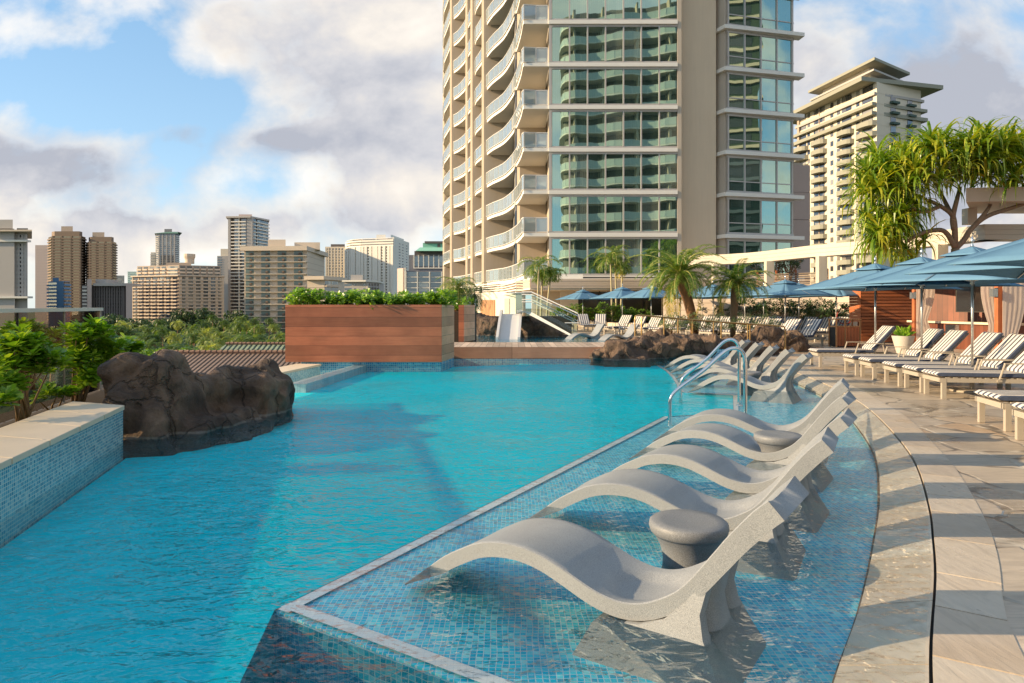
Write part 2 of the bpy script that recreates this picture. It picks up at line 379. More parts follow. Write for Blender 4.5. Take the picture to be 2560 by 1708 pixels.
M['stripe'] = stripes()
def cloth(name, c, trans=.35, wr=.0, rough=.85):
    t = NT(name); p = t.coord('Object')
    n = t.noise(p, 2.0, 4); col = t.mix(1.0, c, t.math('MULTIPLY_ADD', n.outputs[0], .16, .92), 'MULTIPLY')
    bm = t.bump(t.noise(t.mapping(p, (1, 1, 1)), 3.5, 3, .6).outputs[0], .35, .03)
    d = t.node('ShaderNodeBsdfDiffuse', col); tr = t.node('ShaderNodeBsdfTranslucent', col)
    t.L(bm, d.inputs['Normal'])
    t.L(t.shader_mix(trans, d.outputs[0], tr.outputs[0]), t.out.inputs[0]); return t.m
M['canopy'] = cloth('sky_blue_canvas', (.14, .28, .42), .15)
M['curtain_cloth'] = cloth('white_curtain', (.86, .76, .67), .5)
def leaf(name, c1, c2, c3, trans=.35, rough=.35, sc_=2.5, obj=0.0):
    t = NT(name); p = t.pos(); ge = t.n('ShaderNodeNewGeometry')
    n = t.noise(p, sc_, 3)
    f = t.math('ADD', t.math('MULTIPLY', ge.outputs['Random Per Island'], .6), t.math('MULTIPLY', n.outputs[0], .4))
    if obj: f = t.math('ADD', t.math('MULTIPLY', f, 1-obj), t.math('MULTIPLY', t.n('ShaderNodeObjectInfo').outputs['Random'], obj))
    c = t.ramp(f, [(.1, c1), (.5, c2), (.9, c3)])
    pb = t.b; t.L(c, pb.inputs['Base Color']); pb.inputs['Roughness'].default_value = rough
    tr = t.node('ShaderNodeBsdfTranslucent', t.mix(1.0, c, (1.5, 1.5, .5), 'MULTIPLY'))
    t.L(t.shader_mix(trans, pb.outputs[0], tr.outputs[0]), t.out.inputs[0]); return t.m
M['leaf'] = leaf('glossy_leaves', (.07, .16, .018), (.19, .36, .03), (.40, .54, .07), .42, .3)
M['leaf_shrub'] = leaf('shrub_leaves', (.05, .12, .018), (.13, .25, .03), (.30, .40, .06), .38)
M['leaf_dark'] = leaf('dark_leaves', (.018, .045, .014), (.035, .075, .018), (.07, .12, .03), .2, .5)
M['rachis'] = basic('frond_stalks', (.42, .40, .12), .6, .2, 10)
M['leaf_grey'] = leaf('greygreen_leaves', (.07, .11, .05), (.13, .18, .08), (.24, .28, .14), .25, .6)
M['palm'] = leaf('palm_fronds', (.05, .12, .02), (.12, .22, .03), (.32, .36, .07), .4, .4, 1.2)
M['palm_old'] = leaf('yellowing_fronds', (.25, .22, .03), (.42, .34, .05), (.5, .36, .07), .4, .5)
M['palm_far'] = leaf('coconut_fronds', (.04, .09, .02), (.13, .20, .04), (.46, .48, .15), .35, .5, .3, .6)
M['pandanus'] = leaf('strap_leaves', (.06, .15, .015), (.22, .34, .03), (.62, .54, .06), .4, .35, 1.6)
M['stem'] = basic('woody_stems', (.30, .20, .11), .8, .3, 12, .4, 40)
M['pandanus_bark'] = basic('ringed_grey_bark', (.26, .19, .13), .9, .35, 14, .8, 30)
M['trunk'] = basic('palm_trunk', (.26, .16, .09), .9, .35, 9, .6, 22)
M['trunk_red'] = basic('shaggy_palm_trunk', (.24, .12, .06), .95, .4, 14, .9, 30)
M['trunk_pale'] = basic('ringed_pale_trunk', (.46, .40, .25), .8, .15, 8, .4, 30)
def tilemat(name, c, s, axis=0):
    t = NT(name); p = t.coord('Object'); sx = t.n('ShaderNodeSeparateXYZ'); t.L(p, sx.inputs[0])
    a = t.math('FRACT', t.math('DIVIDE', sx.outputs[axis], s)); b = t.math('FRACT', t.math('DIVIDE', sx.outputs[1], s*1.3))
    h = t.math('SINE', t.math('MULTIPLY', a, 3.14159))
    n = t.noise(p, 1.2, 4)
    col = t.mix(1.0, c, t.math('MULTIPLY_ADD', n.outputs[0], .6, .7), 'MULTIPLY')
    col = t.mix(t.math('LESS_THAN', b, .12), col, tuple(x*.5 for x in c))
    t.L(col, t.b.inputs['Base Color']); t.L(t.bump(h, 1.0, s*.5), t.b.inputs['Normal']); t.b.inputs['Roughness'].default_value = .7; return t.m
M['roof_brown'] = tilemat('brown_roof_tiles', (.13, .095, .08), .42)
M['roof_green'] = tilemat('green_roof_tiles', (.14, .19, .14), .6)
def rolled(): 
    return basic('ridge_tiles', (.20, .12, .09), .8, .3, 3)
M['ridge'] = rolled()

# ------------------------------------------------------------------ world, sun, camera
SUN_EL, SUN_PHI = 19.0, 8.0     # height of the sun; how far behind the camera's left
def make_world():
    w = bpy.data.worlds.new('World'); sc.world = w; w.use_nodes = True
    t = NT.__new__(NT); t.t = w.node_tree; t.t.nodes.clear()
    out = t.n('ShaderNodeOutputWorld'); bg = t.n('ShaderNodeBackground'); bg.inputs[1].default_value = .1
    sky = t.n('ShaderNodeTexSky', sky_type='NISHITA'); sky.sun_disc = False
    sky.sun_elevation = R(SUN_EL); sky.sun_rotation = R(270 - SUN_PHI); sky.altitude = 50; sky.air_density = 1.0; sky.dust_density = .6; sky.ozone_density = 1.6
    d = t.coord('Generated')
    sx = t.n('ShaderNodeSeparateXYZ'); t.L(d, sx.inputs[0])
    ay = t.math('MAXIMUM', t.math('ABSOLUTE', sx.outputs[1]), .22)
    u = t.math('DIVIDE', sx.outputs[0], ay); v = t.math('DIVIDE', sx.outputs[2], ay)
    uv = t.n('ShaderNodeCombineXYZ'); t.L(u, uv.inputs[0]); t.L(t.math('MULTIPLY', v, 1.35), uv.inputs[1]); t.L(sx.outputs[1], uv.inputs[2])
    UV = uv.outputs[0]
    def cloudnoise(vec):
        n = t.noise(vec, 2.7, 10, .55, .15); return n.outputs[0]
    N0 = cloudnoise(UV)
    N1 = cloudnoise(t.mapping(UV, loc=(.035, -.05, 0)))
    # cloud banks: (u, v, ru, rv, amount)
    bl = []
    def px(x, y, rx, ry, a): bl.append(((x-1280)/F, (H-y)/F, rx/F, ry/F, a))
    px(800, 150, 300, 190, .38); px(1060, 180, 240, 330, .36); px(560, 100, 200, 110, .36)
    px(90, 90, 170, 90, .42); px(90, 390, 320, 120, .48); px(300, 430, 200, 70, .2)
    px(455, 335, 90, 42, .27); px(705, 350, 120, 42, .34); px(860, 530, 420, 90, .38); px(990, 440, 130, 90, .28)
    px(430, 600, 600, 70, .40); px(2350, 300, 420, 420, .7); px(1750, 0, 400, 500, .2); px(240, 300, 170, 40, -.12); px(560, 250, 70, 100, -.10); px(60, 620, 200, 90, .2)
    px(330, 250, 150, 90, -.05); px(1280, 700, 3000, 60, .2); px(620, 470, 130, 30, -.14); px(300, 120, 90, 60, -.1)
    acc = None
    for (bu, bv, ru, rv, a) in bl:
        du = t.math('DIVIDE', t.math('SUBTRACT', u, bu), ru); dv = t.math('DIVIDE', t.math('SUBTRACT', v, bv), rv)
        q = t.math('ADD', t.math('MULTIPLY', du, du), t.math('MULTIPLY', dv, dv))
        g = t.math('MULTIPLY', t.math('EXPONENT', t.math('MULTIPLY', q, -.9)), a)
        acc = g if acc is None else t.math('ADD', acc, g)
    front = t.ramp(sx.outputs[1], [(.0, 0.0), (.15, 1.0)])
    acc = t.math('MULTIPLY', acc, front)
    acc = t.math('ADD', acc, t.math('MULTIPLY', t.math('SUBTRACT', 1.0, front), .16))
    dens = t.math('ADD', t.math('MULTIPLY_ADD', N0, 2.3, -.58), acc)
    cov = t.ramp(dens, [(.62, 0.0), (.79, .55), (1.0, 1.0)])
    thick = t.ramp(dens, [(.90, 0.0), (1.4, 1.0)])
    relief = t.math('MULTIPLY_ADD', t.math('SUBTRACT', N0, N1), 2.9, .60, clamp=True)
    # dark undersides of named banks
    dk = None
    for (x, y, rx, ry, a) in ((180, 400, 260, 110, .85), (455, 345, 90, 45, .9), (710, 358, 110, 38, 1.0), (760, 540, 300, 50, .5), (2250, 430, 500, 330, .75), (2350, 90, 300, 130, .4), (1000, 380, 160, 60, .35), (650, 20, 150, 50, .4), (950, 250, 160, 90, .2)):
        du = t.math('DIVIDE', t.math('SUBTRACT', u, (x-1280)/F), rx/F); dv = t.math('DIVIDE', t.math('SUBTRACT', v, (H-y)/F), ry/F)
        q = t.math('ADD', t.math('MULTIPLY', du, du), t.math('MULTIPLY', dv, dv))
        g = t.math('MULTIPLY', t.math('EXPONENT', t.math('MULTIPLY', q, -.8)), a); dk = g if dk is None else t.math('ADD', dk, g)
    lit = t.math('SUBTRACT', t.math('ADD', relief, .18), t.math('MULTIPLY', thick, .35))
    lit = t.math('SUBTRACT', lit, t.math('MULTIPLY', dk, .62), clamp=True)
    cc = t.ramp(lit, [(.0, (2.9, 3.05, 3.5)), (.3, (4.1, 4.1, 4.3)), (.6, (5.5, 5.15, 4.75)), (1.0, (7.0, 6.45, 5.75))])
    skyc = t.mix(1.0, sky.outputs[0], (1.25, 1.42, 1.5), 'MULTIPLY')
    skyc = t.mix(.65, skyc, t.ramp(v, [(.0, (3.9, 5.0, 5.9)), (.25, (2.4, 3.75, 5.1)), (.6, (1.4, 2.8, 4.5))]))
    # below the horizon: plain dim ground bounce
    col = t.mix(cov, skyc, cc)
    t.L(col, bg.inputs[0]); t.L(bg.outputs[0], out.inputs[0])
make_world()
sun = bpy.data.lights.new('sun', 'SUN'); sun.energy = 5.0; sun.angle = R(.6); sun.color = (1.0, .75, .46)
so = bpy.data.objects.new('sun', sun); COL.objects.link(so)
sd = Vector((-math.cos(R(SUN_EL))*math.cos(R(SUN_PHI)), -math.cos(R(SUN_EL))*math.sin(R(SUN_PHI)), math.sin(R(SUN_EL))))
so.rotation_euler = sd.to_track_quat('Z', 'Y').to_euler(); so.location = sd*60
cam = bpy.data.cameras.new('camera'); co = bpy.data.objects.new('camera', cam); COL.objects.link(co); sc.camera = co
co.location = (0, 0, EYE); co.rotation_euler = (R(90), 0, 0); cam.lens = 24; cam.sensor_width = 36; cam.shift_y = -89/2560
cam.clip_end = 5000; cam.clip_start = .05
sc.view_settings.view_transform = 'Standard'; sc.view_settings.look = 'None'; sc.view_settings.exposure = 0.78; sc.view_settings.gamma = 1
sc.render.engine = 'CYCLES'; sc.cycles.use_denoising = True; sc.cycles.max_bounces = 8; sc.cycles.transparent_max_bounces = 12
sc.cycles.caustics_reflective = False; sc.cycles.caustics_refractive = False; sc.cycles.sample_clamp_indirect = 6

# ================================================================== POOL
def smooth_line(pts, n=4):
    """Catmull-Rom through plan points"""
    out = []; P = [Vector(p) for p in pts]; P = [P[0]*2-P[1]] + P + [P[-1]*2-P[-2]]
    for i in range(1, len(P)-2):
        for k in range(n):
            t = k/n; a, b, c, d = P[i-1], P[i], P[i+1], P[i+2]
            out.append(0.5*((2*b)+(c-a)*t+(2*a-5*b+4*c-d)*t*t+(3*b-a-3*c+d)*t*t*t))
    out.append(P[-2]); return out
tile_edge = smooth_line([(-2.2, .1), (-.9, .6), (.2, 1.3), (.85, 2.05), (1.38, 2.93), (1.89, 3.70), (2.49, 4.69), (3.17, 5.88), (4.06, 7.64), (4.88, 9.74), (5.35, 11.15), (5.85, 13.2), (6.22, 15.5), (6.5, 18.5), (6.3, 21.0)])
drain = smooth_line([(-2.4, -.6), (-.9, -.25), (.45, .55), (1.15, 1.7), (1.667, 2.715), (2.35, 3.79), (2.755, 4.47), (3.15, 5.16), (3.81, 6.43), (4.33, 7.62), (4.99, 9.345), (5.45, 10.76), (5.86, 12.37), (6.22, 14.2), (6.45, 15.9), (6.62, 18.5), (6.42, 21.1)])
band = smooth_line([(-2.6, -1.3), (-.7, -1.0), (.95, .0), (1.65, 1.25), (2.177, 2.90), (2.895, 4.064), (3.31, 4.768), (4.01, 6.126), (4.48, 7.17), (5.32, 9.177), (5.87, 10.99), (6.3, 12.37), (6.66, 14.2), (6.9, 15.9), (7.05, 18.5), (6.9, 21.2)])
# deep floor, main basin
struct(MB().prism([(-1.9, -1.5), (-3.59, 4.79), (-4.29, 7.53), (-5.0, 9.5), (-4.5, 13.2), (-3.95, 17.95), (6.6, 21.5), (7.0, 10), (3, -1.5)], -1.25, -1.05).build('pool_floor', M['tile_deep']))
# sun shelf
shelf_pts = [(-1.313, 3.80), (2.32, 10.43), (3.5, 10.8), (4.17, 12.9), (3.30, 13.35), (3.36, 13.9), (3.52, 14.6), (3.79, 16.2), (4.0, 17.86), (4.1, 19.5), (4.12, 21.3)]
shelf_poly = shelf_pts + [tuple(p) for p in reversed(tile_edge)][:] + [(-.6, 1.0)]
te = [tuple(p) for p in tile_edge if p.y > 2.24]
corner2 = (.9, 2.30)
shelf_poly = shelf_pts + te[::-1] + [corner2]
# keep the near edge of the shelf along the white line
shelf_poly = shelf_pts + te[::-1]
near_end = (1.25, 2.05)
struct(MB().prism(shelf_poly, -1.04, -.20).build('sun_shelf', M['tile_shelf']))
# white mosaic edge of the shelf
wl = MB()
def strip(mb, pts, w, z0, z1, side=1):
    for p, q in zip(pts[:-1], pts[1:]):
        mb.wallseg(p, q, z0, z1, 0 if side > 0 else -w, w if side > 0 else 0)
def ribbon(mb, pts, off, w, z):
    P = [Vector(p[:2]) for p in pts]; L = []
    for i, p in enumerate(P):
        t = (P[min(i+1, len(P)-1)]-P[max(i-1, 0)]).normalized(); n = Vector((t.y, -t.x)); L.append((p+n*off, p+n*(off+w)))
    vs = []
    for a, b in L: vs += [(a.x, a.y, z), (b.x, b.y, z)]
    mb.add(vs, [(2*i, 2*i+2, 2*i+3, 2*i+1)[::-1] for i in range(len(L)-1)]); return mb
e1 = [(-1.313, 3.80), (2.32, 10.43)]; e2 = [(-1.313, 3.80), te[0]]
ribbon(wl, e1, .010, .085, -.186); ribbon(wl, e2, -.115, .085, -.1855)
ribbon(wl, [shelf_pts[i] for i in range(4, 11)], .01, .07, -.188)
ribbon(wl, [(3.5, 10.8), (4.17, 12.9)], .01, .07, -.188); ribbon(wl, [(4.17, 12.9), (3.30, 13.35)], .01, .07, -.188)
wl.build('shelf_edge_tiles', M['tile_white'])['kind'] = 'structure'
struct(MB().prism([(2.32, 10.43), (3.5, 10.8), (4.17, 12.9), (3.3, 13.35), (2.85, 12.3)], -1.04, -.42).build('pool_step', M['tile_shelf']))
# stone beach strip under the overflow
def stones(inner, outer, z_in, z_out, every, gap, thick, name, m, jit=.0):
    mb = MB(); n = min(len(inner), len(outer)); acc = 0
    def lerp_line(L, s):
        # by normalised length
        d = [0]
        for a, b in zip(L[:-1], L[1:]): d.append(d[-1]+(Vector(b)-Vector(a)).length)
        x = s*d[-1]
        for i in range(len(L)-1):
            if d[i+1] >= x: f = (x-d[i])/max(d[i+1]-d[i], 1e-6); return Vector(L[i]).lerp(Vector(L[i+1]), f)
        return Vector(L[-1])
    def nearest(L, q):
        best = None
        for a, b in zip(L[:-1], L[1:]):
            a = Vector(a); b = Vector(b); d = b-a; t = max(0, min(1, (q-a).dot(d)/max(d.length_squared, 1e-9))); c = a+d*t
            if best is None or (c-q).length < best[0]: best = ((c-q).length, c)
        return best[1]
    tot = sum((Vector(b)-Vector(a)).length for a, b in zip(outer[:-1], outer[1:]))
    ss = [0]
    rr = random.Random(len(name))
    while ss[-1] < 1: ss.append(ss[-1] + every*(1+rr.uniform(-jit, jit))/tot)
    ss[-1] = 1
    for a, b in zip(ss[:-1], ss[1:]):
        a2 = a+gap/tot/2; b2 = b-gap/tot/2; k = 4; vs = []
        for i in range(k+1):
            s = a2+(b2-a2)*i/k; q = lerp_line(outer, s); p = nearest(inner, q)
            vs += [(p.x, p.y, z_in), (q.x, q.y, z_out), (q.x, q.y, z_out-thick), (p.x, p.y, z_in-thick)]
        fs = []
        for i in range(k):
            o = 4*i; fs += [(o, o+4, o+5, o+1)[::-1], (o+1, o+5, o+6, o+2)[::-1], (o+3, o+2, o+6, o+7)[::-1], (o, o+3, o+7, o+4)[::-1]]
        fs += [(0, 1, 2, 3)[::-1], (4*k, 4*k+3, 4*k+2, 4*k+1)[::-1]]
        mb.add(vs, fs)
    return mb.build(name, m)
TE = [(p.x, p.y) for p in tile_edge]; DR = [(p.x, p.y) for p in drain]; BA = [(p.x, p.y) for p in band]
def off_line(L, d):
    P = [Vector(p) for p in L]; out = []
    for i, p in enumerate(P):
        t = (P[min(i+1, len(P)-1)]-P[max(i-1, 0)]).normalized(); out.append((p.x+t.y*d, p.y-t.x*d))
    return out
struct(stones(TE, off_line(DR, -.007), -.115, -.012, .72, .010, .09, 'beach_strip', M['slabwet'], .12))
struct(stones(off_line(DR, .007), BA, .002, .0, .62, .012, .06, 'edge_paving', M['slabstone'], .2))
dm = MB(); ribbon(dm, DR, -.03, .06, -.055); dm.build('drain_slot', M['black'])['kind'] = 'structure'
dm = MB(); ribbon(dm, TE, -.02, .9, -.165); ribbon(dm, BA, -.33, .36, -.062); dm.build('paving_bed', M['joint'])['kind'] = 'structure'
# deck sheet outside the band
dk = MB(); vs = []
left = [(p[0], p[1]) for p in BA if p[1] > -.9]
left = [(-.6, -4), (-.6, -1.01)] + left + [(6.9, 22.5), (5.2, 23.2), (4.8, 28), (4.2, 33), (3.0, 35.6), (-.5, 36.8), (-7.0, 37.4)]
left = sorted(left, key=lambda p: p[1]); keep = [left[0]]
for p in left[1:]:
    if p[1] > keep[-1][1] + .02: keep.append(p)
keep.append((-7.4, 60))
for p in keep: vs += [(p[0], p[1], -.004), (34, p[1], -.004)]
dk.add(vs, [(2*i, 2*i+1, 2*i+3, 2*i+2) for i in range(len(keep)-1)])
struct(dk.build('deck', M['flag']))
# podium skirt under the deck edge
sk = MB()
for p, q in (((-7.0, 37.4), (-7.4, 60)), ((-7, 27), (-7.0, 37.4))): sk.wallseg(p, q, -12, -.02, -.3, 0)
tag(sk.build('podium_wall', M['concrete_gray']), 'grey podium wall dropping below the deck behind the planters', 'wall')

# water sheets
main_w = [(-1.9, -1.5), (-3.57, 4.79), (-4.27, 7.53), (-5.0, 9.5), (-4.33, 13.4), (-4.04, 17.9), (-4.0, 18.0), (6.5, 21.4)]
struct(MB().add([(*p, 0) for p in main_w + [(4.12, 21.3)][:0]] + [(p[0], p[1], 0) for p in DR[::-1]],
       [tuple(range(len(main_w)+len(DR)))[::-1]]).build('pool_water', M['water'])) if False else None
def sheet(name, pts, z, m):
    import bmesh
    bm = bmesh.new(); vs = [bm.verts.new((p[0], p[1], z)) for p in pts]
    f = bm.faces.new(vs); bmesh.ops.triangulate(bm, faces=[f]); bmesh.ops.recalc_face_normals(bm, faces=bm.faces[:])
    for f in bm.faces:
        if f.normal.z < 0: f.normal_flip()
    me = bpy.data.meshes.new(name); bm.to_mesh(me); bm.free(); me.materials.append(m)
    o = bpy.data.objects.new(name, me); COL.objects.link(o); return struct(o)
deepw = [(-1.9, -1.5), (-3.57, 4.79), (-4.27, 7.53), (-5.0, 9.5), (-4.33, 13.4), (-4.04, 17.9), (4.12, 21.3), (6.4, 21.3)] + off_line(DR, -.02)[::-1]
sheet('pool_water', deepw, 0.0, M['water'])
sheet('deep_water', deepw[:6] + [(4.11, 21.3)] + shelf_pts[::-1][1:7] + [(4.17, 12.9), (3.5, 10.8), (2.31, 10.43), (-1.32, 3.795), (-1.22, 3.06), (-1.05, 2.2), (-.2, 1.1), (-1.2, -1.0)], -.19, M['murk'])
M['tile_face'] = mosaic('shaded_mosaic_face', (0, 2), .031, [(0, (.0, .22, .40)), (.5, (.01, .32, .52)), (1, (.08, .42, .60))], (.22, .44, .54), warp=.05, gw=.06)  # shelf mosaic in darker blues; shade of the front face is in the colour
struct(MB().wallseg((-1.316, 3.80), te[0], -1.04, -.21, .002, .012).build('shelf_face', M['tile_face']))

# ---- left parapet with limestone coping
w0, w1 = Vector((-1.95, -1.6)), Vector((-4.29, 7.53)); wq = Vector((-3.59, 4.79))
pw = empty('pool_parapet', (-3.6, 4.8, 0)); tag(pw, 'blue mosaic pool parapet with pale stone coping on the left', 'wall')
def kid(mb, name, m, parent, **k):
    o = mb.build(name, m, None, **k); o.parent = parent; o.matrix_parent_inverse = Matrix.Translation(-parent.location) if parent.rotation_euler.z == 0 else parent.matrix_basis.inverted(); return o
b = MB(); b.prism([w0, w1, (-4.97, 7.6), (-2.6, -1.6)], -1.2, .352); kid(b, 'tiled_wall', M['tile_wall'], pw)
# coping slabs
n_s = 14
inner = [w0.lerp(w1, i/n_s)+Vector((.018, 0)) for i in range(n_s+1)]; outer = [Vector((-2.57, -1.6)).lerp(Vector((-5.05, 7.85)), i/n_s) for i in range(n_s+1)]
b = MB()
for i in range(n_s):
    g = Vector((0, .004)); b.prism([inner[i]+g, inner[i+1]-g, outer[i+1]-g, outer[i]+g], .355, .405)
kid(b, 'coping', M['coping'], pw, bevel=.004)
# planting bed behind
bed = MB(); bed.prism([(-2.62, -1.6), (-5.0, 7.6), (-5.2, 12.5), (-7.3, 12.6), (-4.5, -1.6)], -1, .12)
struct(bed.build('planting_bed', M['soil']))
# ---- infinity edge at the far left
weir = MB(); weir.wallseg((-4.34, 13.3), (-4.02, 17.95), -.9, -.02, -.02, .33)
tag(weir.build('infinity_weir', mosaic('weir_mosaic', (0, 1), .05, [(0, (.30, .48, .56)), (1, (.45, .60, .66))], (.5, .64, .68))), 'pale mosaic overflow weir between the big rock and the cedar planter', 'weir')
ow = empty('basin_wall', (-4.9, 15.5, 0)); tag(ow, 'low blue tiled catch basin wall with cream coping beyond the weir', 'wall')
b = MB(); b.wallseg((-5.35, 12.4), (-4.78, 17.0), -1.5, -.005, -.45, 0); kid(b, 'tiled_wall', M['tile_wall'], ow)
b = MB(); b.wallseg((-5.35, 12.4), (-4.78, 17.05), .0, .05, -.62, .02); kid(b, 'coping', M['coping'], ow)
struct(MB().prism([(-5.4, 12.4), (-4.3, 12.4), (-4.0, 17.6), (-4.9, 17.6)], -.6, -.5).build('basin_floor', M['tile_wall_x']))
# ================================================================== HOTEL TOWER
FL = 3.05; Z0 = 3.7; NF = 13
TW = empty('hotel_tower', (7, 52, 0)); tag(TW, 'tall cream hotel tower with curved balconies and green glass above the pool', 'hotel tower')
def tk(mb, name, m, parent=TW, **k):
    o = mb.build(name, m, None, **k); o.parent = parent
    loc = Vector((0, 0, 0)); q = parent
    while q is not None: loc += q.location; q = q.parent
    o.matrix_parent_inverse = Matrix.Translation(-loc) if parent is TW else Matrix.Identity(4)
    return o
TOP = Z0 + NF*FL + .3
# concrete core wall right of the glazing, and return walls
b = MB(); b.bb(11.97, 15.0, 50.2, 60, -.5, TOP); tk(b, 'core_wall', M['core'])
b = MB(); b.bb(11.88, 12.16, 48.98, 50.3, .0, TOP); tk(b, 'corner_pilaster', M['concrete_gray'])
# right wing: footprint slightly turned
WA, WB = Vector((15.55, 49.9)), Vector((21.35, 51.6))
WL = Vector((14.85, 51.3))
wd = (WB-WA).normalized(); wn = Vector((wd.y, -wd.x))
b = MB(); b.prism([WL+Vector((0, .02)), WA+Vector((0, .05))+wd*.03, WB-wn*.12, WB+Vector((.5, 9)), (14.9, 62)], -.5, TOP); tk(b, 'wing_wall', M['concrete_gray'])
# fin walls of the balcony side (each faces the pool)
def fin(x0, x1, y, zb=0.0, th=.35):
    b = MB(); b.prism([(x0, y+.22), (x0+.22, y), (x1, y), (x1, y+th), (x0, y+th)], zb, TOP); tk(b, 'fin_wall', M['concrete'])
fin(-2.86, .12, 64.1, 3.2); fin(-4.22, -2.0, 69.0, 3.2); fin(-7.05, -3.3, 77.3, 3.2); fin(-8.95, -6.6, 88, 3.0)
fin(.40, 2.7, 54.2, 3.4); fin(-4.95, -3.4, 72.3, 3.4)
b = MB(); b.wallseg((.14, 64.1), (.36, 54.5), 3.2, TOP, 0, .1); tk(b, 'unit_glazing', M['cityglass'])
b = MB(); b.prism([(.55, 54.8), (.35, 64), (-1.5, 69.2), (-3.2, 76), (-6.5, 87.5), (6, 88), (12, 60), (11.9, 50.6), (2.75, 50.6), (2.75, 54.8)], 2.9, TOP); tk(b, 'inner_core', M['concrete'])
# glazing bay x 2.62..11.9 at y 49
GX0, GX1, GY = 2.66, 11.90, 49.0
mull = [XA(p, 49) for p in (1380, 1424, 1469, 1514, 1559, 1603.3, 1648.5, 1693)]
EDGE3 = [(-2.35, 64.05), (-1.75, 62.2), (-.75, 59.8), (-.12, 57.2), (.29, 54.8), (.52, 52.9), (.70, 50.9), (.78, 49.3), (.84, 48.97)]
EDGE3 = [tuple(p) for p in smooth_line(EDGE3, 3)]
EDGE2 = [(-3.72, 69), (-3.55, 67.9), (-3.05, 66.3), (-2.72, 65.0), (-2.7, 64.5)]
EDGE1 = [(-6.58, 77.3), (-6.0, 76.3), (-5.3, 74.6), (-4.75, 72.7), (-4.2, 70.6), (-4.0, 69.4)]
EDGE0 = [(-8.5, 88), (-8.62, 85.6), (-8.2, 82.6), (-7.55, 80), (-7.0, 77.7)]
bays = [(EDGE3 + [(2.64, 48.97)], [(2.64, 54.2), (.2, 54.4), (.1, 64.08)]), (EDGE2, [(-1.6, 64.5), (-1.6, 69)]), (EDGE1, [(-2.6, 69.4), (-3.2, 77.3)]), (EDGE0, [(-5.2, 77.7), (-5.8, 88)])]
def resample(L, step):
    P = [Vector(p) for p in L]; out = [P[0]]; carry = 0
    for a, b_ in zip(P[:-1], P[1:]):
        l = (b_-a).length; x = step-carry
        while x <= l: out.append(a.lerp(b_, x/l)); x += step
        carry = l-(x-step)
    if (out[-1]-P[-1]).length > .3: out.append(P[-1])
    else: out[-1] = P[-1]
    return out
for n in range(NF+1):
    z = Z0 + n*FL
    for bi, (edge, back) in enumerate(bays):
        if n == 0 and bi == 3: continue
        poly = edge + back
        b = MB(); b.prism(poly, z-.26, z); sl = tk(b, 'balcony_slab', M['slab'])
        if n == NF: continue
        # guard rail: posts and cap in one frame, glass as its own part
        fr = MB(); gl = MB(); E = off_line(edge, -.06)
        E = off_line(edge, .06)
        pts = resample(E[:-1] if bi == 0 else E, 1.15)
        if bi == 0: pts = pts + [Vector((1.72, 49.05)), Vector((2.56, 49.05))]
        for p in pts: fr.box((p.x, p.y, z+.53), (.05, .05, 1.06))
        for p, q in zip(pts[:-1], pts[1:]):
            fr.wallseg(p, q, z+1.06, z+1.11, -.03, .03); fr.wallseg(p, q, z+.05, z+.085, -.02, .02)
            d = (q-p).normalized()*.04; gl.wallseg(p+d, q-d, z+.1, z+1.04, -.008, .008)
        o = fr.build('guard_rail', M['white']); o.parent = sl
        o = gl.build('glass_panel', M['rail_glass']); o.parent = sl
        # furniture seen through the glass on the corner terrace
        if bi == 0 and n in (2, 3, 4, 5, 6, 7):
            pass
    # slab band across the glazing and wing
    b = MB(); b.bb(2.64, 11.86, 48.86, 49.6, z-.30, z-.03); tk(b, 'slab_band', M['slab'])
    b = MB(); b.prism([WL-Vector((.25, -.25)), WA-Vector((.08, .35)), WB+wd*.5-wn*.32*-1-Vector((0, .3)), WB+wd*.5+Vector((0, .25)), WA+Vector((0, .3)), WL+Vector((.1, .3))], z-.30, z-.03); tk(b, 'slab_band', M['slab'])
    if n == NF: continue
    # curtain wall storey
    f = MB(); f.bb(GX0, GX1, 49.0, 49.16, z-.03, z+.12); f.bb(GX0, GX1, 49.0, 49.16, z+2.60, z+2.75)
    f.bb(GX0, mull[0]-.02, 48.98, 49.16, z+.12, z+2.60); f.bb(mull[7]+.02, GX1-.02, 48.98, 49.16, z+.12, z+2.60)
    for x in mull[1:7]: f.bb(x-.045, x+.045, 48.97, 49.14, z+.12, z+2.60)
    win = tk(f, 'window_frame', M['frame'])
    for i in range(7):
        g = MB(); g.bb(mull[i]+.02, mull[i+1]-.02, 49.07, 49.11, z+.12, z+2.60)
        o = g.build('window_pane', M['curtain']); o.parent = win
    # wing windows
    f = MB(); A = WA + wd*.12; B = WB - wd*.12
    f.wallseg(A, B, z-.03, z+.15, .0, .10); f.wallseg(A, B, z+2.55, z+2.75, .0, .10); f.wallseg(A, B, z+.80, z+.87, .02, .09)
    tot = (B-A).length; cuts = [.02, .26, .5, .74, .97]
    for c in cuts: 
        p = A + (B-A)*c; f.wallseg(p-wd*.05, p+wd*.05, z+.15, z+2.55, -.02, .13)
    win = tk(f, 'window_frame', M['frame'])
    for i in range(4):
        p = A+(B-A)*cuts[i]+wd*.05; q = A+(B-A)*cuts[i+1]-wd*.05
        for (a0, a1) in ((.15, .80), (.87, 2.55)):
            g = MB(); g.wallseg(p, q, z+a0, z+a1, .03, .05); o = g.build('window_pane', M['curtain']); o.parent = win
    b = MB(); b.wallseg(WL, WA, z, z+.02, 0, .01)
